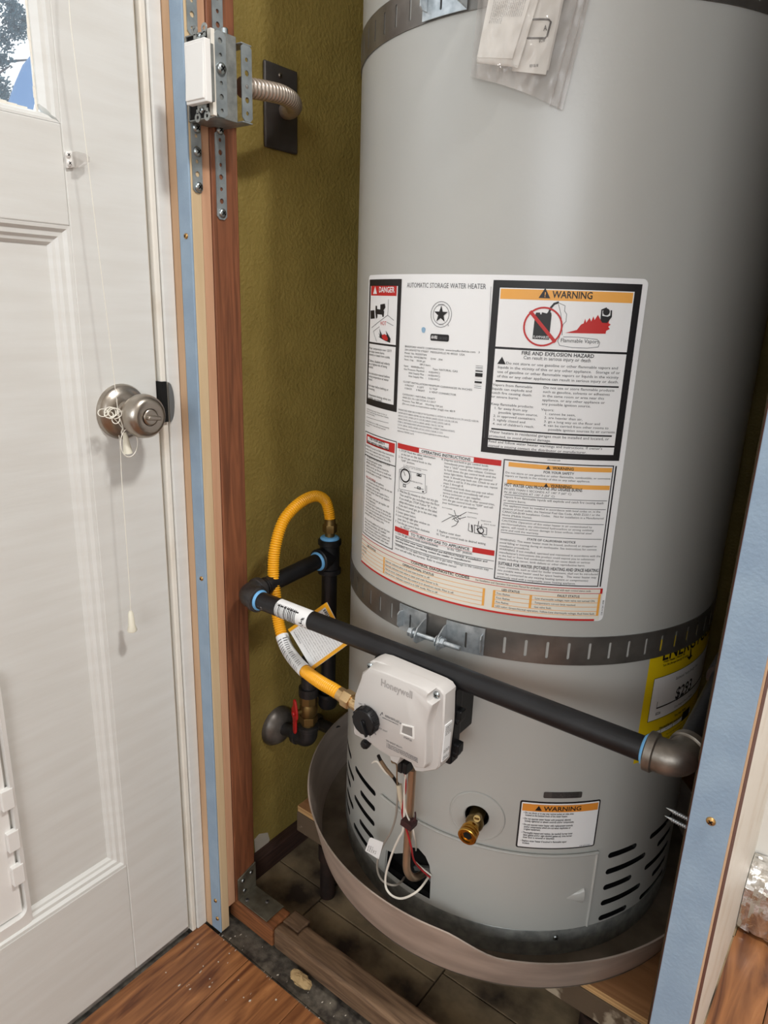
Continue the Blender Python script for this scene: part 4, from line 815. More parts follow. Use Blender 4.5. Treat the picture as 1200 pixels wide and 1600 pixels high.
Fp = FY(y0_, *face); fx = sum(p.x for p in Fp)/len(Fp); fz = sum(p.z for p in Fp)/len(Fp)
def fring(y, s): return [Vector((fx+(p.x-fx)*s, y, fz+(p.z-fz)*s)) for p in Fp]
lab(MB().loft([fring(y1_+.004, 1.035), fring(y1_-.004, 1.03), fring(y0_+.0025, 1.012), fring(y0_+.0006, .998), fring(y0_, .982)]).build('control_cover', 'control', gc, True, 0, 50), 'raised front cover')
# black body behind with lugs
b = MB(); S2 = scale_ring(S_, y2_+.002, 1.0); gx0, gx1 = min(p.x for p in S_)+.012, max(p.x for p in S_)-.001; gz0, gz1 = min(p.z for p in S_)+.014, max(p.z for p in S_)-.012
b.box(gx0, gx1, y2_+.002, .656, gz0, gz1).box(gx0+.016, gx1-.016, .656, .716, gz0+.012, gz1-.026)
b.build('control_body', 'black_plastic', gc, False, .003)
b = MB()
for z in (gz1-.037, gz0+.022): MB().box(gx1-.010, gx1+.0065, .641, .654, z-.006, z+.006).box(gx1-.01, gx1+.0052, .640, .656, z-.0095, z-.005).box(gx1-.01, gx1+.0035, .642, .655, z-.013, z-.009).build('control_lug', 'black_plastic', gc, False, .0012)
for i in range(5): MB().box(gx0+.012+.018*i, gx0+.022+.018*i, .640, .650, gz1-.001, gz1+.0025).build('control_rib', 'black_plastic', gc, False, .0008)
pass
# knob
kc = onY(Fz(155, 722), y0_-.010); kc2 = Vector((kc.x, y0_, kc.z)); kr = .0172
b = MB(); b.lathe([(kr*1.0, 0), (kr*1.02, .002), (kr, .010), (kr*.93, .0125), (kr*.2, .0125)], kc2, (0, -1, 0), 40)
for i in range(14):
    t = 2*PI*i/14; d = Vector((math.cos(t), 0, math.sin(t))); b.obox(kc2+d*kr*1.01+Vector((0, -.006, 0)), d, (0, 1, 0), d.cross(Vector((0, 1, 0))), .0009, .0048, .0018)
kn = b.build('control_knob', 'black_plastic', gc, True, .0006)
b = MB(); b.obox(kc2+Vector((.0035, -.0142, -.006)), (.5, 0, -1), (0, 1, 0), (1, 0, .5), .0105, .0018, .0013).lathe([(.004, .0125), (.0035, .0135)], kc2, (0, -1, 0), 14)
b.build('pointer', 'black_plastic', gc, True, .0006)
q = onY(Fz(180, 945), y0_); b = MB().lathe([(.0048, -.006), (.0062, -.002), (.0062, .0035), (.0052, .0055), (.0015, .006)], q, (0, -1, 0), 8); b.build('igniter_button', 'black_plastic', gc, True, .0005, 30)
# status window
w_ = FY(y0_, (553, 738), (680, 770), (683, 895), (536, 838)); fr_ = MB()
def quadframe(P, k, y): c = sum(P, Vector())/4; return [Vector((c.x+(p.x-c.x)*k, y, c.z+(p.z-c.z)*k)) for p in P]
fr_.loft([quadframe(w_, 1, y0_+.0005), quadframe(w_, 1, y0_-.0012), quadframe(w_, .80, y0_-.0012), quadframe(w_, .74, y0_+.0002)], False); fr_.build('status_window_frame', 'plastic_white', gc, False)
fr_ = MB(); fr_.prism(quadframe(w_, .76, y0_-.0003), (0, .001, 0)); fr_.build('status_window', 'clear', gc, False)
for p in ((915, 437), (222, 135)):
    q = onY(Fz(*p), y1_-.0005); screw_head(q, (0, -1, 0), .0044, 'screw', gc)
# lettering on the cover: baseline runs level along +X
def onface(p, y=y0_-.0003): q = onY(Fz(*p), y); return lambda x, z: Vector((q.x+x, y, q.z+z))
b = MB(); q0, q1 = onY(Fz(330, 332), y0_-.0006), onY(Fz(662, 470), y0_-.0006); text(b, 'Honeywell', onface((330, 338), y0_-.0006), .0135, q1.x-q0.x, True); stuff(b.build('embossed_lettering', 'emboss', gc, False))
b = MB()
for t, p, s in (('OFF', (100, 532), .0034), ('PILOT', (160, 545), .0034), ('LOW', (232, 605), .0034), ('A  B', (272, 704), .0), ('VERY HOT', (292, 782), .0034)):
    if s: text(b, t, onface(p), s)
for p, q in (((120, 560), (127, 572)), ((183, 570), (183, 588)), ((243, 616), (235, 628)), ((275, 703), (292, 702)), ((287, 776), (298, 780)), ((262, 825), (284, 856)), ((215, 845), (222, 882)), ((325, 652), (348, 620)), ((348, 620), (352, 645))):
    a, c = onY(Fz(*p), y0_-.0003), onY(Fz(*q), y0_-.0003); b.obox((a+c)/2, c-a, (0, 1, 0), (c-a).cross(Vector((0, 1, 0))), (c-a).length/2, .0001, .0004)
for i, t in enumerate(('BURN HAZARD. HOT', 'WATER CAN SCALD. SEE', 'INSTRUCTION MANUAL')): text(b, t, onface((378-28*(i == 2), 655+12*i)), .0022, None, True)
text(b, 'STATUS', onface((570, 886)), .0034, None, True)
text(b, 'TO LIGHT PILOT:', onface((388, 920)), .0032, None, True)
for i, t in enumerate(('1. Press and hold in control knob while pressing igniter.', '2. Watch the status window for the blinking light.', '3. Release the knob. Turn to the desired setting.')): text(b, t, onface((392, 948+17*i)), .0026, .047, True)
stuff(b.build('printing', 'print_grey', gc, False))
# side sticker (its square matrix code is left out)
sx_ = max(p.x for p in scale_ring(S_, 0, 1.0))+.0004
pA, pB = onY(Fz(986, 770), y1_), onY(Fz(946, 1180), y1_); sy0, sy1 = y1_+.003, y2_-.004; sz0_, sz1_ = pB.z+.004, pA.z
def sideX(vv): return pB.x+(pA.x-pB.x)*((sz0_+(sz1_-sz0_)*vv-pB.z)/(pA.z-pB.z))
b = MB(); b.loft([[Vector((sideX(v)+o, y, sz0_+(sz1_-sz0_)*v)) for y, v in ((sy0, 0), (sy0, 1), (sy1, 1), (sy1, 0))] for o in (-.001, .0009)])
ss = b.build('side_sticker', 'sheet', gc, False)
b = MB(); 
for i in range(9):
    v = (.93, .88, .83, .78, .73, .30, .25, .12, .07)[i]; text(b, ('WV8840B1042', 'NATURAL GAS', '4.0 IN WC', '1/2 PSI MAX', '10-2018', 'CSA', 'MADE IN MEXICO', 'ANSI Z21.20', 'LISTED')[i], (lambda vv: lambda x, z: Vector((sideX(vv)+.0013, sy0+.001+x, sz0_+(sz1_-sz0_)*vv-.001+z)))(v), .0026, .013)
stuff(b.build('sticker_lettering', 'print', ss, False))

# ---------------- burner lines, wires, igniter bits
Wz = zoom(520, 1180, 5.7143)
def WP(P, n=6): return smoothpts([onY(Wz(*p[:2]), p[2]) for p in P], n)
tube = MB().tube(WP([(710, 120, .660), (700, 300, .664), (688, 500, .667), (672, 700, .669), (660, 900, .670), (660, 1010, .671), (690, 1075, .676), (740, 1090, .690), (800, 1060, .712), (850, 1010, .735)], 8), .0056, 14).build('burner_supply_tube', 'tube', wh)
lab(tube, 'bent aluminium tube from the control into the burner opening')
def wire(P, m, r, l): return lab(MB().tube(WP(P), r, 8).build('wire', m, wh), l)
wire([(640, 120, .650), (650, 220, .656), (648, 320, .662), (628, 430, .664), (620, 520, .664), (640, 610, .662), (668, 700, .662), (700, 820, .664), (722, 930, .680), (770, 1000, .692), (868, 1092, .700)], 'wire_red', .00135, 'red wire')
wire([(655, 140, .650), (645, 230, .656), (640, 330, .661), (645, 460, .662), (665, 540, .660), (690, 590, .660), (712, 640, .664), (728, 720, .668), (742, 800, .690), (742, 850, .712)], 'wire_white', .0012, 'white wire')
wire([(640, 330, .662), (632, 640, .660), (590, 740, .658), (540, 850, .657), (490, 1000, .656), (470, 1100, .655), (478, 1190, .654), (530, 1255, .653), (610, 1280, .652), (700, 1250, .655), (780, 1190, .665), (850, 1095, .690)], 'wire_white', .0016, 'white wire hanging in a loop')
wire([(585, 260, .668), (582, 330, .668), (575, 430, .668), (560, 560, .668), (520, 680, .667), (450, 800, .665), (405, 920, .664), (398, 1020, .664), (430, 1105, .664), (490, 1150, .666), (560, 1160, .672), (610, 1130, .685), (640, 1090, .705)], 'wire_grey', .0016, 'grey wire with the paper tag')
wire([(740, 955, .695), (800, 1010, .697), (880, 1075, .699)], 'wire_white', .0012, 'short white wire in the opening')
b = MB(); P = [onY(Wz(*p), .6625) for p in ((330, 732), (450, 780), (410, 930), (288, 855))]; b.prism([P[0]+(P[1]-P[0])*.08, P[0]+(P[1]-P[0])*.95, P[1], P[2]+(P[3]-P[2])*-.0, P[2], P[3]+(P[2]-P[3])*.08, P[3], P[3]+(P[0]-P[3])*.9], (0, .0006, 0))
tg = lab(b.build('wire_tag', 'sheet', wh, False), 'white paper tag on the grey wire')
b = MB(); e1 = (P[0]-P[3]).normalized(); e2 = (P[1]-P[0]).normalized()
for i, t in enumerate(('THERMAL SENSOR', '240-47863-00', 'DO NOT CUT', 'WIRE', '07-18')):
    q = P[3]+e1*.002+e2*(.003+.0036*i); text(b, t, (lambda qq: lambda x, z: qq+e1*x-e2*z*-1+Vector((0, -.0004, 0)))(q), .0026, .0125 if i < 3 else .007)
stuff(b.build('tag_lettering', 'print', tg, False))
b = MB(); q = onY(Wz(680, 602), .660); b.obox(q, (1, 0, -.12), (0, 1, 0), (.12, 0, 1), .0088, .008, .0045); b.tube(WP([(735, 590, .652), (738, 540, .652), (735, 505, .654)]), .0013, 8); b.tube(WP([(690, 580, .652), (715, 590, .651), (735, 560, .652)]), .0013, 8)
b.build('wire_clip', 'maroon', wh, False, .001)
# connectors under the control
b = MB()
for i in range(2): q = onY(Wz(628+42*i, 85+12*i), .630); MB().obox(q, (1, 0, 0), (0, 1, 0), (0, 0, 1), .0032, .008, .0075).build('wire_connector', 'black_plastic', wh, False, .0008)
for P in ([(405, 0, .655), (425, 45, .656)], [(535, 190, .664), (580, 258, .668)]): MB().tube(WP(P, 2), .0023, 8).build('igniter_terminal', 'black_plastic', wh)
lab(MB().tube(WP([(425, 45, .656), (475, 120, .660), (535, 192, .664)], 3), .0027, 10).build('igniter_sleeve', 'brown', wh), 'brown sleeve')
b = MB(); C_ = [(348, 72, .655), (375, 55, .654), (405, 60, .655), (440, 110, .658), (480, 160, .661), (530, 190, .664)]; pts = WP(C_); b.tube(pts, [.0006+.0014*math.sin(PI*min(1, i/len(pts)*1.05)) for i in range(len(pts))], 8); lab(b.build('wire', 'wire_white', wh), 'curled white end of a lead')
lab(MB().tube(WP([(525, 45, .650), (530, 65, .652), (570, 85, .656), (572, 200, .662), (578, 260, .666)], 3), .0011, 8).build('wire', 'brown', wh), 'thin brown stiff lead')
a, c = onY(Wz(592, 262), .668), onY(Wz(608, 402), .666); b = MB().cyl(a, c, .0042, .0036, 12); b.cyl(c, c+(c-a).normalized()*.012, .0022, .0018, 10); lab(b.build('wire_connector', 'beige', wh), 'beige barrel connector')
b = MB(); q = cyl_pt(-88, .262, R-.02); b.obox(q, (.9, 0, .45), (0, 1, 0), (-.45, 0, .9), .022, .003, .003).obox(cyl_pt(-86, .25, R-.018), (.7, 0, -.5), (0, 1, 0), (.5, 0, .7), .018, .002, .002); b.build('pilot_bracket', 'galv', wh, False)
b = MB(); a = onC((615, 1258)); c = onC((645, 1276)); cline(b, [a, c], .0016, R+.0004); b.build('scratch_mark', 'print_grey', wh, False)

# ================================================================== EARTHQUAKE STRAPS
def strap(zc, label, slots, brackets, group):
    t = thing('earthquake_strap', (AX[0], AX[1], zc), label, 'strap', group)
    hs = [slot(a, .70, zc, .0225, True) for a in slots]
    o = wrapped_sheet([(-165, zc-.0192), (170, zc-.0192), (170, zc+.0192), (-165, zc+.0192)], hs, R+.0016, 1.3).build('strap_band', 'strap', t, True, 0, 40, .0011, recalc=False)
    for a0, a1, fl in brackets:
        hh = .0185; sl = (a0+a1)/2+(.4 if fl < 0 else -.6)
        p = wrapped_sheet([(a0, zc-hh), (a1, zc-hh), (a1, zc+hh), (a0, zc+hh)], [slot(sl, .55, zc-.002, .022, True)], R+.0046, 1.).build('strap_bracket', 'zinc', t, True, 0, 40, .0016, recalc=False)
        ae = a1 if fl > 0 else a0; rd = (cyl_pt(ae, 0, 1)-cyl_pt(ae, 0, 0)).normalized(); tg_ = Vector((-rd.y, rd.x, 0)); c = cyl_pt(ae, zc, R+.0046)
        b = MB(); w = .0009
        prof = [(0, .0125), (.006, .0125), (.020, .006), (.0265, -.003), (.0265, -.011), (.021, -.0155), (.006, -.017), (0, -.0175)]
        b.prism([c+rd*u+Vector((0, 0, z))-tg_*w for u, z in prof], tg_*2*w); b.build('bolt_flange', 'zinc', p, False, .0004)
        at = a0+1.3 if fl > 0 else a1-.6; rd2 = (cyl_pt(at, 0, 1)-cyl_pt(at, 0, 0)).normalized(); t2 = Vector((-rd2.y, rd2.x, 0)); c2 = cyl_pt(at, zc, R+.0046)
        b = MB(); b.prism([c2+rd2*u+Vector((0, 0, z))-t2*.0009 for u, z in ((0, .011), (.007, .0115), (.0105, .008), (.0105, -.008), (.007, -.0115), (0, -.0115))], t2*.0018); b.build('hook_tab', 'zinc', p, False, .0004)
    if len(brackets) == 2:
        aL, aR = brackets[0][1], brackets[1][0]; zz = zc-.0035; p0 = cyl_pt(aL-1.4, zz, R+.0235); p1 = cyl_pt(aR, zz, R+.0235); d = (p1-p0).normalized(); p2 = p0+d*.070
        b = MB(); n_ = 110; b.tube([p0+d*(.070*i/n_) for i in range(n_+1)], [.0031 if i % 2 else .0027 for i in range(n_+1)], 12)
        bo = b.build('tension_bolt', 'zinc', t, True, 0, 60)
        q = p1+d*.003
        for nm, pr, o, sg in (('bolt_head', [(.0062, -.0055), (.0062, 0)], p0, 6), ('washer', [(.0072, 0), (.0072, .0012)], p0, 18), ('washer', [(.0074, -.0015), (.0074, 0)], q, 18), ('nut', [(.0064, 0), (.0064, .0056)], q, 6), ('washer', [(.0074, 0), (.0074, .0015)], p1-d*.0035, 18)): MB().lathe(pr, o, d, sg).build(nm, 'zinc', bo, False, .0004)
    return t
sl_ = [-124.3+5.31*i for i in range(-3, 5)]
strap(.6637, 'lower slotted steel strap with a bolt tightener round the heater', sl_+[-68.6+5.32*i for i in range(0, 16)], [(-99.2, -90.0, 1), (-84.0, -73.6, -1)], 'seismic straps round the heater')
strap(1.3720, 'upper slotted steel strap at the top edge of the picture', [-104.9-5.31*i for i in range(0, 9)]+[-60+5.31*i for i in range(14)], [(-100.2, -88.6, 1)], 'seismic straps round the heater')

# ================================================================== DRAIN PAN AND PLATFORM
pn = thing('drain_pan', (AX[0], AX[1], .172), 'round dented metal drain pan under the water heater', 'pan')
def rim(a):   # rim height and radius: upright on the left, bent outwards on the right front
    t = min(1, max(0, (a+76)/14)) if a > -90 else 0; t = t*t*(3-2*t)
    if a > 60: t = max(0, 1-(a-60)/40)
    if a < -150: t = 0
    return .262-.0255*t, .347-.004*t
NA = 160; rings = []
for f in range(8):
    ring = []
    for i in range(NA):
        a = -180+360*i/NA; z, r = rim(a)
        rr_2, zz = [(.324, .1735), (.327, .178), (r-.003, z-.012), (r, z-.002), (r+.001, z+.001), (r-.0015, z+.0012), (r-.005, z-.010), (.322, .1765)][f]
        ring.append(cyl_pt(a, zz, rr_2))
    rings.append(ring)
b = MB(); b.loft(rings, False); n = NA
b.build('pan_wall', 'pan', pn, True, 0, 50)
b = MB(); b.add([cyl_pt(-180+360*i/NA, .1725, .325) for i in range(NA)]+[cyl_pt(-180+360*i/NA, .177, .324) for i in range(NA)], [tuple(range(NA))[::-1], tuple(range(NA, 2*NA))])
b.build('pan_floor', 'pan_in', pn, False)
MB().lathe([(.20, .1772), (.20, .2043), (.278, .2043), (.278, .1772)], (AX[0], AX[1], 0), (0, 0, 1), 96, True, True).build('base_riser', 'galv', wh, True)
pf_ = thing('plywood_platform', (-.45, 1.05, 0), 'plywood platform on rough lumber and iron pipe legs under the pan', 'platform')
PX0, PX1, PY0 = -.757, -.114, .777
pw = MB().box(PX0, PX1, PY0, 1.355, .1600, .1718).build('plywood_sheet', 'ply', pf_, False)
MB().box(PX0, PX1, PY0-.0006, PY0, .1602, .1660).box(PX0-.0006, PX0, PY0, 1.355, .1602, .1716).build('ply_edge', 'ply_edge', pw, False); MB().box(PX0, PX1, PY0-.0008, PY0, .1664, .1717).build('ply_edge', 'ply_edge', pw, False)
for y in (PY0-.003, 1.30): MB().box(-.758, -.114, y, y+.038, .118, .1598).build('frame_beam', 'lumber', pf_, False, .002)
for x in (-.762, -.152): MB().box(x, x+.038, PY0+.036, 1.299, .118, .1598).build('frame_beam', 'lumber', pf_, False, .002)
for x, y in ((-.692, .788), (-.19, .788), (-.676, 1.25), (-.19, 1.25)):
    MB().cyl((x, y, 0), (x, y, .1175), .0142, None, 20).lathe([(.0175, .085), (.0175, .1175)], (x, y, 0), (0, 0, 1), 20).build('pipe_leg', 'rust', pf_)

# ================================================================== GAS PIPING
YP, XP_, ZP = .655, -.7445, .6365
gp = thing('gas_pipe_run', (-.45, YP, ZP), 'black iron gas pipe crossing in front of the heater with elbows and a tee', 'pipe')
PR_ = .01335
def pipe(name, a, b_, r=PR_, m='black_pipe'): return MB().cyl(a, b_, r, None, 24).build(name, m, gp)
def fit_band(b, c, d, r=.0178, w=.0075): c = Vector(c); d = Vector(d).normalized(); b.lathe([(r-.0015, 0), (r, .0012), (r, w-.0012), (r-.0015, w)], c, d, 24)
def elbow(name, c, d1, d2, m, R0=.0168, leg=.027, parent=None):
    c, d1, d2 = Vector(c), Vector(d1).normalized(), Vector(d2).normalized(); b = MB()
    pts = [c+d1*leg]+[c+d1*leg*.52*(1-t)**2+d2*leg*.52*t*t for t in [i/10 for i in range(11)]]+[c+d2*leg]
    b.tube(pts, R0, 24); fit_band(b, c+d1*(leg-.0085), d1, R0+.0026, .0095); fit_band(b, c+d2*(leg-.0085), d2, R0+.0026, .0095)
    return b.build(name, m, parent or gp, True, 0, 40)
def dope(c, d, r=.0152): c = Vector(c); d = Vector(d).normalized(); return MB().lathe([(r, 0), (r+.0006, .0015), (r-.0004, .0035), (PR_+.0003, .0048)], c, d, 22).build('thread_sealant', 'dope', gp)
ex0, ex1 = -.7445, -.1175
pipe('long_pipe', (ex0+.02, YP, ZP), (ex1-.022, YP, ZP+.0035))
e1_ = elbow('elbow', (ex0, YP, ZP), (1, 0, 0), (0, 1, .05), 'iron'); dope((ex0+.0275, YP, ZP), (1, 0, 0))
for i in range(3): pass
b = MB(); 
for i in range(3): b.lathe([(.0150, 0), (.0150, .0022), (.0140, .003)], (ex0, YP+.030+.0042*i, ZP+.0015), (0, 1, .05), 22, False, False)
lab(b.build('exposed_thread', 'iron', gp), 'bare thread beside the elbow')
TY, TZ = .842, ZP+.0115
pipe('short_pipe', (ex0, YP+.02, ZP+.001), (ex0, TY-.018, TZ))
b = MB(); T0 = Vector((ex0, TY, TZ)); b.cyl(T0+Vector((0, 0, -.030)), T0+Vector((0, 0, .030)), .0172, None, 24).cyl(T0, T0+Vector((0, -.028, -.0015)), .0172, None, 24)
fit_band(b, T0+Vector((0, 0, .021)), (0, 0, 1), .0198, .010); fit_band(b, T0+Vector((0, 0, -.021)), (0, 0, -1), .0198, .010); fit_band(b, T0+Vector((0, -.019, -.001)), (0, -1, 0), .0198, .010)
b.build('tee', 'black_pipe', gp, True); dope(T0+Vector((0, -.029, -.0015)), (0, -1, -.05), .0160); dope(T0+Vector((0, 0, .031)), (0, 0, 1), .0160)
pipe('drip_leg', T0+Vector((0, 0, -.02)), T0+Vector((0, 0, -.272)))
b = MB().lathe([(.0178, 0), (.0178, .024), (.0150, .030), (.006, .0315)], T0+Vector((0, 0, -.262)), (0, 0, -1), 24); fit_band(b, T0+Vector((0, 0, -.262)), (0, 0, -1), .0195, .008); b.build('pipe_cap', 'black_pipe', gp)
er = Vector((ex1, YP, ZP+.004)); elbow('elbow', er, (-1, 0, 0), (.22, 1, .12), 'elbow_grey', .0180, .0285); dope(er+Vector((-.0285, 0, 0)), (-1, 0, 0), .0160)
d_ = Vector((.02, 1, .12)).normalized(); pipe('short_pipe', er+Vector((.004, .018, .002)), er+Vector((.004, .16, .022))); b = MB().cyl(er+Vector((.004, .16, .022)), er+Vector((.004, .20, .027)), .0185, None, 20); b.build('coupling', 'iron', gp)
# printed wrap on the long pipe
def onpipe(x0, a0, r): return lambda u, v: Vector((x0+u, YP-r*math.cos(a0+v/PR_), ZP+.0007+r*math.sin(a0+v/PR_)))
s0, s1 = onY((428, 945), YP-PR_).x, onY((478, 968), YP-PR_).x
b = MB(); sr_ = PR_+.0004; rng = random.Random(2); f = onpipe(s0, -1.5, sr_)
b.grid(lambda u, v: f((s1-s0)*u*(1 if v < .9 else .96+.04*math.sin(u*20)), v*.044), 24, 18); stk = lab(b.build('pipe_sticker', 'sheet', gp), 'torn white printed sticker round the pipe')
b = MB(); f = onpipe(s0, -1.0, sr_+.0003)
x = .001
while x < .040:
    w = rng.choice((.0006, .0011, .0016)); b.add([f(x, .002+.003*k_) for k_ in range(9)]+[f(x+w, .002+.003*k_) for k_ in range(9)], [(k_, k_+1, k_+10, k_+9) for k_ in range(8)]); x += w+rng.choice((.0010, .0014, .0019))
for i in range(14): x = .045+rng.uniform(0, .02); y = rng.uniform(0, .018); b.add([f(x, y), f(x+.003, y+.001), f(x+.002, y+.003)], [(0, 1, 2)])
for i in range(7): b.add([f(.005+.006*i, .0225), f(.0095+.006*i, .0225), f(.0095+.006*i, .0245), f(.005+.006*i, .0245)], [(0, 1, 2, 3)])
stuff(b.build('bar_code', 'print', stk, False))
b = MB(); f = onpipe(onY((402, 938), YP-PR_).x, -.75, PR_+.0003); text(b, 'LF', f, .011, .009); b.build('chalk_mark', 'emboss', gp, False)

# yellow flexible connector
hs_ = thing('gas_connector_hose', (-.66, .70, .60), 'yellow coated flexible gas connector looping from tee to heater control', 'hose')
HP = [(531, 1084, .637), (520, 1077, .638), (498, 1064, .645), (470, 1042, .665), (448, 1012, .688), (436, 975, .700), (430, 930, .705), (427, 890, .712), (431, 850, .722), (444, 812, .742), (468, 786, .775), (492, 775, .812), (508, 782, .836), (514, 800, .8425), (515.5, 812, .8425)]
hp = smoothpts([onY((p[0], p[1]), p[2]) for p in HP], 60)
# resample evenly for the corrugations
L_ = [0.]
for i in range(1, len(hp)): L_.append(L_[-1]+(hp[i]-hp[i-1]).length)
pitch = .0037; ns = int(L_[-1]/pitch*4); res = []; j = 0
for i in range(ns+1):
    s = L_[-1]*i/ns
    while j < len(L_)-2 and L_[j+1] < s: j += 1
    t = (s-L_[j])/max(L_[j+1]-L_[j], 1e-9); res.append(hp[j].lerp(hp[j+1], t))
lab(MB().tube(res, [(.0079, .0092, .0095, .0090)[i % 4] for i in range(ns+1)], 16).build('corrugated_hose', 'yellow', hs_, True, 0, 80), 'bright yellow ribbed hose')
def nutset(p, d, m, name, parent, k=1.):
    d = Vector(d).normalized(); b = MB(); b.lathe([(.0098*k, -.002), (.0102*k, .006), (.0108*k, .009)], p, d, 20).lathe([(.0128*k, .008), (.0132*k, .010), (.0132*k, .020), (.0126*k, .022)], p, d, 6).lathe([(.0088*k, .022), (.0088*k, .030)], p, d, 20)
    return b.build(name, m, parent, True, .0005, 30)
d0 = (hp[0]-hp[40]).normalized(); nutset(hp[0], d0, 'brass_pink', 'hex_nut', hs_, .95)
b = MB(); q = hp[0]+d0*.026; b.cyl(q, q+d0*.018, .0088, None, 8); b.build('brass_adapter', 'brass_pink', hs_, True, .0005)
d1_ = (hp[-1]-hp[-40]).normalized(); nutset(hp[-1], (0, 0, -1), 'brass_dull', 'hex_nut', hs_, .95)
b = MB(); q = hp[-1]+Vector((0, 0, -.030)); b.lathe([(.0125, 0), (.0125, .012)], q, (0, 0, -1), 6).lathe([(.0135, .012), (.0135, .014)], q, (0, 0, -1), 20).cyl(q, (ex0, TY, TZ+.029), .0095, None, 16); b.build('brass_adapter', 'brass_dull', hs_, True, .0005, 30)
# tag folded round the hose
Tz = zoom(420, 940, 8.5714)
def tgp(p, y): return onY(Tz(*p), y)
T1, T2, T3, T4 = tgp((780, 8), .700), tgp((1068, 570), .683), tgp((588, 918), .672), tgp((262, 372), .694)
def bil(u, v): return (T4*(1-u)+T1*u)*(1-v)+(T3*(1-u)+T2*u)*v
nrm = (T1-T4).cross(T3-T4).normalized(); nrm = nrm if nrm.y < 0 else -nrm
def tgrid(u0, u1, v0, v1, off): return lambda u, v: bil(u0+(u1-u0)*u, v0+(v1-v0)*v)+nrm*off
b = MB(); b.grid(tgrid(0, 1, 0, 1, 0), 10, 10); tagp = lab(b.build('hose_tag', 'sheet', hs_, True), 'white printed warning tag with a yellow edge')
b = MB()
for q in ((0, 1, 0, .07), (0, 1, .93, 1), (.93, 1, .07, .93)): b.grid(tgrid(*q, .0011), 8, 2)
stuff(b.build('yellow_border', 'yellow', tagp, True))
# wrapped part round the hose
i0 = min(range(len(res)), key=lambda i: (res[i]-tgp((250, 470), .690)).length)
seg_ = [p for p in res if min((p-onY((440, 995), .690)).length, 9) < .5]
ia = min(range(len(res)), key=lambda i: (res[i]-onY((438, 992), .693)).length); ib = min(range(len(res)), key=lambda i: (res[i]-onY((479, 1050), .660)).length); lo, hi_ = min(ia, ib), max(ia, ib)
wrapm = MB().tube(res[lo:hi_+1:3], .0102, 20, False, False).build('tag_sleeve', 'sheet', hs_, True); lab(wrapm, 'part of the tag wrapped round the hose')
b = MB()
for i in range(lo+10, hi_-8, 6):
    c = res[i]; t_ = (res[min(i+3, len(res)-1)]-res[max(i-3, 0)]).normalized(); sd = t_.cross(Vector((0, 1, 0))).normalized(); fr2 = Vector((.6, -.72, .35)); fr2 = (fr2-t_*fr2.dot(t_)).normalized(); sd = t_.cross(fr2).normalized(); w_2 = random.uniform(.0006, .0016)
    for ang0, ang1 in ((-.9, -.1), (.15, .75)):
        vs = []
        for k_ in range(5):
            aa = ang0+(ang1-ang0)*k_/4+random.uniform(-.03, .03); dd = sd*math.sin(aa)+fr2*math.cos(aa); vs += [c+dd*.0110-t_*w_2*.5, c+dd*.0110+t_*w_2*.5]
        b.add(vs, [(2*k_, 2*k_+1, 2*k_+3, 2*k_+2) for k_ in range(4)])
stuff(b.build('sleeve_printing', 'print_grey', wrapm, False))
# printing on the tag: lines run from the hose side to the outer corner
b = MB(); eu = (T3-T4); ev = (T1-T4); Lu, Lv = eu.length, ev.length; eu.normalize(); ev.normalize()
def ontag(v, off=.0009): 
    return lambda x, z: T4+eu*(.10*Lu+x)+ev*(v*Lv+z)+nrm*off
TL = ['WARNING', 'If you smell gas, do not try to light any appliance. Do not touch', 'any electrical switch; do not use any phone in your building.', 'Immediately call your gas supplier from a neighbor\'s phone.', 'Follow the gas supplier\'s instructions. Do not reuse connector.', 'Connector must be installed by a qualified technician, observing', 'local codes. Test all joints for leaks with soap solution only.', 'Do not kink, twist or torque the connector. Minimum bending', 'radius must be observed. Not for use outdoors or on movable', 'appliances. Replace connector whenever appliance is replaced.', 'Contact with foreign objects or substances should be avoided.', 'Do not conceal connector in walls, floors or partitions.', 'For indoor use only. Keep away from solvents and cleaners.', 'Maximum operating pressure one half pound per square inch.', 'Total length includes fittings on both ends of the connector.', 'Retain this tag on the connector after it has been installed.']
for i, t in enumerate(TL):
    v = .93-.052*i
    text(b, t, (lambda vv: lambda x, z: T4+eu*(.11*Lu+x)+ev*(vv*Lv+z)+nrm*.0009)(1-v), .0024*(1.5 if i == 0 else 1), Lu*(.78 if i else .3))
x = .30
while x < .62: 
    w = random.choice((.008, .014, .02)); f = lambda u, v: T4+eu*u*Lu+ev*v*Lv+nrm*.0009
    b.add([f(x, .80), f(x+w, .80), f(x+w, .875), f(x, .875)], [(0, 1, 2, 3)]) if False else None; x += w+.012
x = .10
while x < .52:
    w = random.choice((.012, .02, .03)); f = lambda u, v: T4+eu*u*Lu+ev*v*Lv+nrm*.0010
    b.add([f(x, .845), f(x+w, .845), f(x+w, .90), f(x, .90)], [(0, 1, 2, 3)]); x += w+random.choice((.010, .018))
stuff(b.build('tag_printing', 'print_grey', tagp, False))

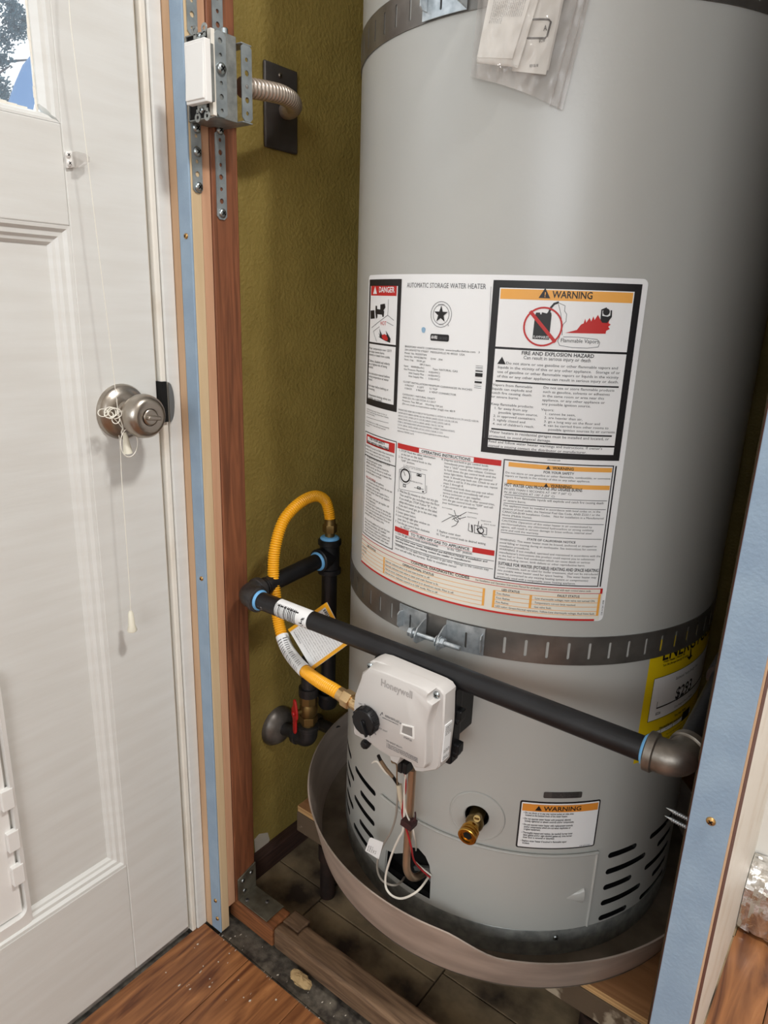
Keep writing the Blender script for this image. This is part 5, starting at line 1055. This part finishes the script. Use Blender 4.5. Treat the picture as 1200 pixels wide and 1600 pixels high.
# shut-off valve on the wall
vv_ = thing('gas_shutoff_valve', (XW, .813, .287), 'old iron gas outlet on the olive wall with red-handled brass valve', 'valve')
fc_ = onX((432, 1133), XW); FYc, FZc = fc_.y, fc_.z
MB().lathe([(.0385, .0005), (.038, .004), (.0345, .010), (.0285, .0165), (.0195, .0205), (.0155, .0215)], (XW, FYc, FZc), (1, 0, 0), 36).build('wall_flange', 'flange', vv_)
ve = onX((480, 1143), -.768); ex_ = Vector((-.770, FYc+.006, FZc+.004))
MB().cyl((XW+.005, FYc, FZc), ex_, .0128, None, 20).build('nipple', 'iron', vv_)
ex_ = Vector((-.765, FYc+.004, FZc+.003)); elbow('elbow', ex_+Vector((.004, 0, 0)), (-1, 0, 0), (0, 0, 1), 'iron', .0172, .030, vv_)
vx = ex_+Vector((.004, 0, 0)); b = MB(); b.lathe([(.0128, .030), (.0128, .036)], vx, (0, 0, 1), 20).lathe([(.0165, .036), (.0165, .050)], vx, (0, 0, 1), 6).lathe([(.0135, .050), (.0158, .056), (.0162, .068), (.0135, .076)], vx, (0, 0, 1), 24).lathe([(.0165, .076), (.0165, .092)], vx, (0, 0, 1), 8)
b.build('valve_body', 'brass_dull', vv_, True, .0005, 30)
MB().cyl(vx+Vector((0, 0, .088)), vx+Vector((0, 0, .165)), PR_, None, 20).lathe([(.0178, .092), (.0178, .108)], vx, (0, 0, 1), 20).build('riser_pipe', 'iron', vv_)
hd = Vector((-.35, -.94, 0)).normalized(); ha = vx+Vector((0, 0, .062)); hc = ha+hd*.026
b = MB(); b.cyl(ha, hc, .0052, None, 14); vh = b.build('valve_stem', 'brass_dull', vv_)
sd_ = hd.cross(Vector((0, 0, 1))).normalized()
def hp_(P): return [hc+sd_*x+Vector((0, 0, z)) for x, z in P]
b = MB(); b.prism([p+hd*-.001 for p in hp_([(-.0075, .016), (-.004, .026), (.001, .0285), (.004, .026), (.0045, .015), (.0105, .006), (.0105, -.006), (.0055, -.014), (.0052, -.036), (.0025, -.041), (-.0025, -.041), (-.0052, -.036), (-.0060, -.014), (-.0105, -.006), (-.0105, .006)])], hd*.0042)
b.lathe([(.0050, .003), (.0046, .0062)], hc, hd, 12); b.build('red_handle', 'red_plastic', vv_, False, .0012)
# stub and loose rubble on the back corner of the wall
rb = thing('wall_pipe_stub', (XW, .90, .27), 'dark capped pipe stub on the wall behind the shut-off valve', 'pipe')
q = onX((516, 1140), -.80); b = MB().cyl((XW, q.y, q.z), (-.785, q.y+.004, q.z), .012, None, 16); b.build('stub_pipe', 'iron', rb); b = MB().lathe([(.019, 0), (.019, .004), (.014, .010)], (XW, q.y, q.z), (1, 0, 0), 20); b.build('stub_flange', 'elbow_grey', rb)

# ================================================================== SWITCH BOX
sb = thing('switch_box', (-.74, .63, 1.32), 'open metal electrical box with a white rocker switch held by perforated straps', 'switch')
sY = .588; a, c = onY((286, 65), sY), onY((291, 166), sY); b2, d2 = onY((319, 55), sY), onY((323, 158), sY)
BX0, BX1, BZ0, BZ1 = -.7795, -.728, .0, .0
bz1, bz0 = onX((333, 46), -.730).z+.001, onX((341, 183), -.730).z-.001
by0, by1 = .611, .645
b = MB(); t = .0016
b.box(BX1-t, BX1, by0, by1, bz0, bz1).box(-.7795, -.7795+t, by0, by1, bz0, bz1).box(-.7795, BX1, by0, by1, bz0, bz0+t).box(-.7795, BX1, by0, by1, bz1-t, bz1).box(-.7795, BX1, by1-t, by1, bz0, bz1)
b.build('metal_box', 'galv', sb, False, .0006)
MB().box(-.7775, BX1-.002, by0+.002, by1-.003, bz0+.002, bz1-.002).build('box_interior_shade', 'void', sb, False)  # black block paints the shade inside the open box
b = MB(); b.box(BX1-.006, BX1+.0012, by0-.0045, by0+.001, bz0+.001, bz1-.001); lab(b.build('plaster_edge', 'white_old', sb, False, .0006), 'white plaster-smeared front edge of the box')
# rocker switch
zz0, zz1 = (a.z+b2.z)/2-.0, (c.z+d2.z)/2
sx0, sx1 = min(a.x, c.x)+.001, max(b2.x, d2.x)-.0005; zt_, zb_ = a.z-.001, c.z+.001
b = MB(); b.box(sx0, sx1, sY, sY+.009, zb_, zt_); sw = b.build('switch_frame', 'plastic_white', sb, False, .0012)
b = MB(); m_ = (zt_+zb_)/2; P0 = [(sx0+.0022, sY-.0005, zb_+.003), (sx1-.0022, sY-.0005, zb_+.003), (sx1-.0022, sY-.0005, zt_-.003), (sx0+.0022, sY-.0005, zt_-.003)]
b.loft([[Vector((x, sY+.004, z)) for x, y, z in P0], [Vector((x, sY-.0002-(.0026 if z < m_ else 0), z)) for x, y, z in P0]]); b.build('rocker', 'plastic_white', sw, False, .0009)
MB().box(sx0+.004, sx1-.0045, sY+.009, by0-.006, zb_+.003, zt_-.002).build('switch_body', 'galv', sb, False, .001)
xm = (sx0+sx1)/2
for s, z0 in ((1, zt_), (-1, zb_)):
    b = MB()
    b.box(xm-.008, xm+.008, sY+.0078, sY+.0090, min(z0, z0+s*.006), max(z0, z0+s*.006))
    for dx in (-.0085, .0085): b.lathe([(.0052, 0), (.0052, .0011), (.0021, .0011), (.0021, 0)], (xm+dx, sY+.009, z0+s*.0125), (0, -1, 0), 18, False, False); b.box(xm+dx-.002, xm+dx+.002, sY+.0079, sY+.0090, min(z0+s*.004, z0+s*.009), max(z0+s*.004, z0+s*.009))
    b.build('mounting_yoke', 'galv', sb, False, .0002)
for s, z0 in ((1, zt_), (-1, zb_)): screw_head((xm, sY+.0076, z0+s*.0055), (0, -1, 0), .0034, 'screw', sb)
# perforated straps: holes are real
def perf(name, org, ax, n_, L, w, holes, parent, m='perf', th=.0012):
    org, ax, n_ = Vector(org), Vector(ax).normalized(), Vector(n_).normalized(); sd = n_.cross(ax)
    cu = bpy.data.curves.new('o', 'CURVE'); cu.dimensions = '2D'; cu.fill_mode = 'BOTH'
    def ring_(P):
        s = cu.splines.new('POLY'); s.points.add(len(P)-1); s.use_cyclic_u = True
        for q, (x, y) in zip(s.points, P): q.co = (x, y, 0, 1)
    rc = w*.25; ring_([(rc, -w/2), (L-rc, -w/2), (L, -w/2+rc), (L, w/2-rc), (L-rc, w/2), (rc, w/2), (0, w/2-rc), (0, -w/2+rc)])
    for h, r in holes: ring_([(h+r*math.cos(2*PI*i/14), r*math.sin(2*PI*i/14)) for i in range(14)])
    o = bpy.data.objects.new('o', cu); COL.objects.link(o); dg = bpy.context.evaluated_depsgraph_get(); dg.update(); me = bpy.data.meshes.new_from_object(o.evaluated_get(dg)); bpy.data.objects.remove(o); bpy.data.curves.remove(cu)
    b = MB(); b.add([org+ax*v.co.x+sd*v.co.y for v in me.vertices], [tuple(p.vertices) for p in me.polygons]); bpy.data.meshes.remove(me)
    b.f = [f if (Vector(b.v[f[1]])-Vector(b.v[f[0]])).cross(Vector(b.v[f[2]])-Vector(b.v[f[0]])).dot(n_) > 0 else f[::-1] for f in b.f]
    o = b.build(name, m, parent, False, 0, 40, th, recalc=False); o.modifiers['thick'].offset = 1; return o
hp2 = lambda L, p=.0145, s=.007: [(s+p*i, .0033 if i % 2 else .0024) for i in range(int((L-s-.004)/p)+1)]
XS = XF+.0004
yA, yB = .6215, .6585
perf('perforated_strap', (XS, yA-.0005, 1.192), (0, 0, 1), (1, 0, 0), bz0+.006-1.192, .0150, hp2(bz0+.004-1.192), sb)
perf('perforated_strap', (XS, yA+.0005, bz1+.004), (0, 0, 1), (1, 0, 0), .30, .0150, hp2(.30), sb)
perf('perforated_strap', (XS+.0004, yB, 1.164), (0, 0, 1), (1, 0, 0), bz0-.001-1.164, .0165, hp2(bz0-.003-1.164, .0145, .008), sb)
perf('perforated_strap', (XS+.0004, yB+.002, bz1+.001), (0, 0, 1), (1, 0, 0), .30, .0165, hp2(.30, .0145, .010), sb)
perf('perforated_strap', (BX1+.0004, by0+.0085, bz0+.001), (0, 0, 1), (1, 0, 0), bz1-bz0-.002, .0165, hp2(bz1-bz0), sb)
b_l = perf('perforated_strap', (BX1+.0010, .6590, bz0+.004), (0, 0, 1), (1, 0, 0), bz1-bz0-.008, .0165, hp2(bz1-bz0-.008, .0145, .009), sb)
for z in (bz0+.0020, bz1-.0052): MB().box(XF+.0005, BX1+.0025, .6508, .6672, z, z+.0016).build('strap_return', 'perf', sb, False, .0005)
for y, p in ((yA, (306, 200)), (yA, (306, 237)), (yA, (309, 292)), (yB, (342, 203)), (yB, (346, 333))):
    q = onX(p, XS+.0012); screw_head((XS+.0014, y, q.z), (1, 0, 0), .0058, 'screw', sb)
q = onX((345, 108), BX1+.001); screw_head((BX1+.0018, q.y-.0005, q.z), (1, 0, 0), .0068, 'screw', sb)
b = MB(); b.lathe([(.004, 0), (.004, .006), (.003, .007)], (BX1-.006, by1-.012, bz1), (0, 0, 1), 12); b.build('ground_screw', 'screw', sb)
# blank plate and flexible conduit
cp_ = thing('cover_plate', (XW, .827, 1.33), 'dark steel cover plate on the olive wall behind the switch box', 'plate')
c4 = [onX(p, XW) for p in ((411, 95), (462, 112), (461, 242), (409, 230))]; py0, py1 = .7915, .8595; pz0, pz1 = 1.2795, 1.3925
b = MB(); b.box(XW+.0005, XW+.0055, py0, py1, pz0, pz1); b.build('plate', 'steel_dark', cp_, True, .003, 50); q = onX((437, 118), XW+.005); screw_head((XW+.0055, q.y, q.z), (1, 0, 0), .0034, 'screw', cp_, 'nickel')
fx_ = thing('flexible_conduit', (-.78, .75, 1.33), 'short spiral flexible steel conduit between switch box and wall plate', 'conduit')
cpth = smoothpts([onX(p, x) for p, x in (((376, 136), -.748), ((398, 139), -.748), ((420, 143), -.750), ((440, 148), -.756), ((455, 157), -.770), ((459, 166), -.790), ((453, 172), -.812), ((446, 173), -.836))], 40)
L_ = [0.]
for i in range(1, len(cpth)): L_.append(L_[-1]+(cpth[i]-cpth[i-1]).length)
n_ = int(L_[-1]/.0068*6); pts = []; j = 0
for i in range(n_+1):
    s = L_[-1]*i/n_
    while j < len(L_)-2 and L_[j+1] < s: j += 1
    pts.append(cpth[j].lerp(cpth[j+1], (s-L_[j])/(L_[j+1]-L_[j])))
MB().tube(pts, [(.0094, .0112, .0120, .0122, .0120, .0108)[i % 6] for i in range(n_+1)], 20).build('spiral_armour', 'flex', fx_, True, 0, 70)

# ================================================================== CORNER BRACKET
ab = thing('angle_bracket', (-.76, .665, .04), 'grey steel corner bracket joining the red stud to the sill', 'bracket')
b = MB(); b.prism([Vector((XF+.0008, y, z)) for y, z in ((.6475, .042), (.6475, .086), (.6885, .097), (.6885, .042))], (.0026, 0, 0)); b.prism([Vector((x, y, .0412)) for x, y in ((XF+.0008, .6475), (-.706, .6475), (-.706, .6885), (XF+.0008, .6885))], (0, 0, .0026)); b.build('bracket_plate', 'bracket', ab, False, .0006)
for y, z in ((.658, .078), (.6605, .055), (.677, .082)): screw_head((XF+.0034, y, z), (1, 0, 0), .0036, 'screw', ab)
for x, y in ((-.765, .656), (-.735, .676)): screw_head((x, y, .0438), (0, 0, 1), .0036, 'screw', ab, 'steel_dark')

# ================================================================== BAG OF DOCUMENTS
pb = thing('document_bag', (AX[0]+.05, AX[1]-.3, 1.30), 'clear plastic bag of papers hanging on the heater front', 'bag')
rngb = random.Random(4)
BO = [(737, 119, .010), (745, 128, .012), (799, 145, .016), (840, 158, .006), (879, 172, .004), (927, 0, .004), (940, -60, .004), (752, -60, .012)]
def bagp(p, off): th, z = onC((p[0], p[1]), R+off); return cyl_pt(th, z, R+off)
def bag_layer(off0, amp, seed):
    r = random.Random(seed); ph = [r.uniform(0, 6) for _ in range(6)]
    bl, br2, tr2, tl2 = (735, 120), (879, 172), (928, -30), (750, -30)
    def f(u, v):
        e = 6*math.sin(PI*u)*(1-v)
        x = (bl[0]*(1-u)+br2[0]*u)*(1-v)+(tl2[0]*(1-u)+tr2[0]*u)*v; y = (bl[1]*(1-u)+br2[1]*u)*(1-v)+(tl2[1]*(1-u)+tr2[1]*u)*v-e
        w = amp*(math.sin(9*u+5*v+ph[0])+.7*math.sin(17*u-8*v+ph[1])+.6*math.sin(31*u+13*v+ph[2])+.5*math.sin(26*v-7*u+ph[3])+.45*math.sin(47*u-22*v+ph[4])+.4*math.sin(63*u+9*v+ph[5]))
        bulge = off0*math.exp(-((u-.31)/.46)**6)*min(1, 16*u+.1)+.0035
        return bagp((x, y), max(.0028, bulge+w*min(1, 6*min(u, 1-u, v+.05))))
    return f
b = MB(); b.grid(bag_layer(.0295, .0019, 1), 90, 60); bs = b.build('plastic_film', 'bag', pb, True)
b = MB(); b.grid(bag_layer(.0015, .0005, 2), 40, 30); b.build('plastic_film', 'bag', pb, True)
b = MB()
for u0 in (.86, .945): b.tube([bagp((879*(1-v)+928*v-(1-u0)*140*(1-.15*v), 172*(1-v)-30*v-(1-u0)*42), .0052+.0006*math.sin(20*v)) for v in [i/24 for i in range(25)]], .0007, 6)
lab(b.build('film_crease', 'bag', pb), 'crease in the film')
# folded leaflet (front) and booklet (behind)
def papersheet(tl3, tr3, br3, bl3, off, bow): 
    def f(u, v):
        x = (bl3[0]*(1-u)+br3[0]*u)*(1-v)+(tl3[0]*(1-u)+tr3[0]*u)*v; y = (bl3[1]*(1-u)+br3[1]*u)*(1-v)+(tl3[1]*(1-u)+tr3[1]*u)*v
        return bagp((x, y), off+bow*math.sin(PI*u)*.6)
    return f
lf = thing('folded_leaflet', (AX[0]+.02, AX[1]-.3, 1.36), 'white folded instruction leaflet in front, inside the plastic bag', 'paper', 'papers in the bag')
f0 = papersheet((780, -70), (862, -70), (810, 103), (745.5, 94), .0150, .006); f1 = papersheet((778, -70), (850, -70), (800, 92), (746, 90), .0205, .006)
b = MB(); b.grid(f0, 14, 16); b.build('back_fold', 'paper', lf, True, solid=.0008)
b = MB(); b.grid(f1, 14, 16); lfp = b.build('front_fold', 'paper', lf, True, solid=.0008)
b = MB(); b.grid(lambda u, v: (Vector(f0(u, 0))+Vector(f1(u, 0)))/2+(Vector(f1(u, 0))-Vector(f0(u, 0)))/2*math.cos(PI*v)+Vector((0, 0, -.0035*math.sin(PI*v))), 14, 8); b.build('bottom_fold', 'paper', lf, True)
b = MB(); rngt = random.Random(8)
words = 'install connect supply valve water heater before gas line check owner manual service parts label vent cover drain safe tank open'.split()
for i in range(17):
    u0 = .14+.047*i; t = ' '.join(rngt.choice(words) for _ in range(9)); v0 = .40-(.07 if i < 7 else 0)
    n_c = len(t); wd = twidth(t)
    def mf(x, z, u0=u0): return Vector(f1(u0+z*14.5, min(1, v0+x*6.1)))+(Vector(f1(u0, .5))-Vector((AX[0], AX[1], f1(u0, .5)[2]))).normalized()*.0016
    text(b, t, mf, .0030, .095)
stuff(b.build('leaflet_print', 'print_grey', lfp, False))
bk = thing('booklet', (AX[0]+.06, AX[1]-.3, 1.36), 'white booklet with a black rounded emblem behind the leaflet in the bag', 'booklet', 'papers in the bag')
g0 = papersheet((824, -70), (893, -70), (853, 117), (800, 111), .0072, .002); g1 = papersheet((826, -70), (896, -70), (857, 110), (804, 106), .0052, .002)
b = MB(); b.grid(g0, 10, 10); bkp = b.build('front_page', 'paper', bk, True, solid=.0006); b = MB(); b.grid(g1, 10, 10); b.build('back_page', 'paper', bk, True, solid=.0006)
b = MB(); Bz = zoom(720, 0, 5.4545); P = [(600, 165), (748, 165), (768, 185), (735, 310), (715, 326), (560, 326)]; P3 = [bagp(Bz(*p), .0092) for p in P]; b.tube(P3, .0009, 6)
for t, p, q, s in (('A', (705, 262), (732, 264), .0065), ('B/C/W', (665, 362), (718, 362), .0042), ('REV 05-18', (585, 575), (660, 575), .0036)):
    a0, z0 = onC(Bz(*p), R+.0092); a1, _ = onC(Bz(*q), R+.0092); text(b, t, (lambda A0, Z0: lambda x, z: cyl_pt(A0+math.degrees(x/(R+.009)), Z0+z, R+.0095))(a0, z0), s, math.radians(a1-a0)*R, True)
stuff(b.build('emblem_print', 'print', bkp, False))
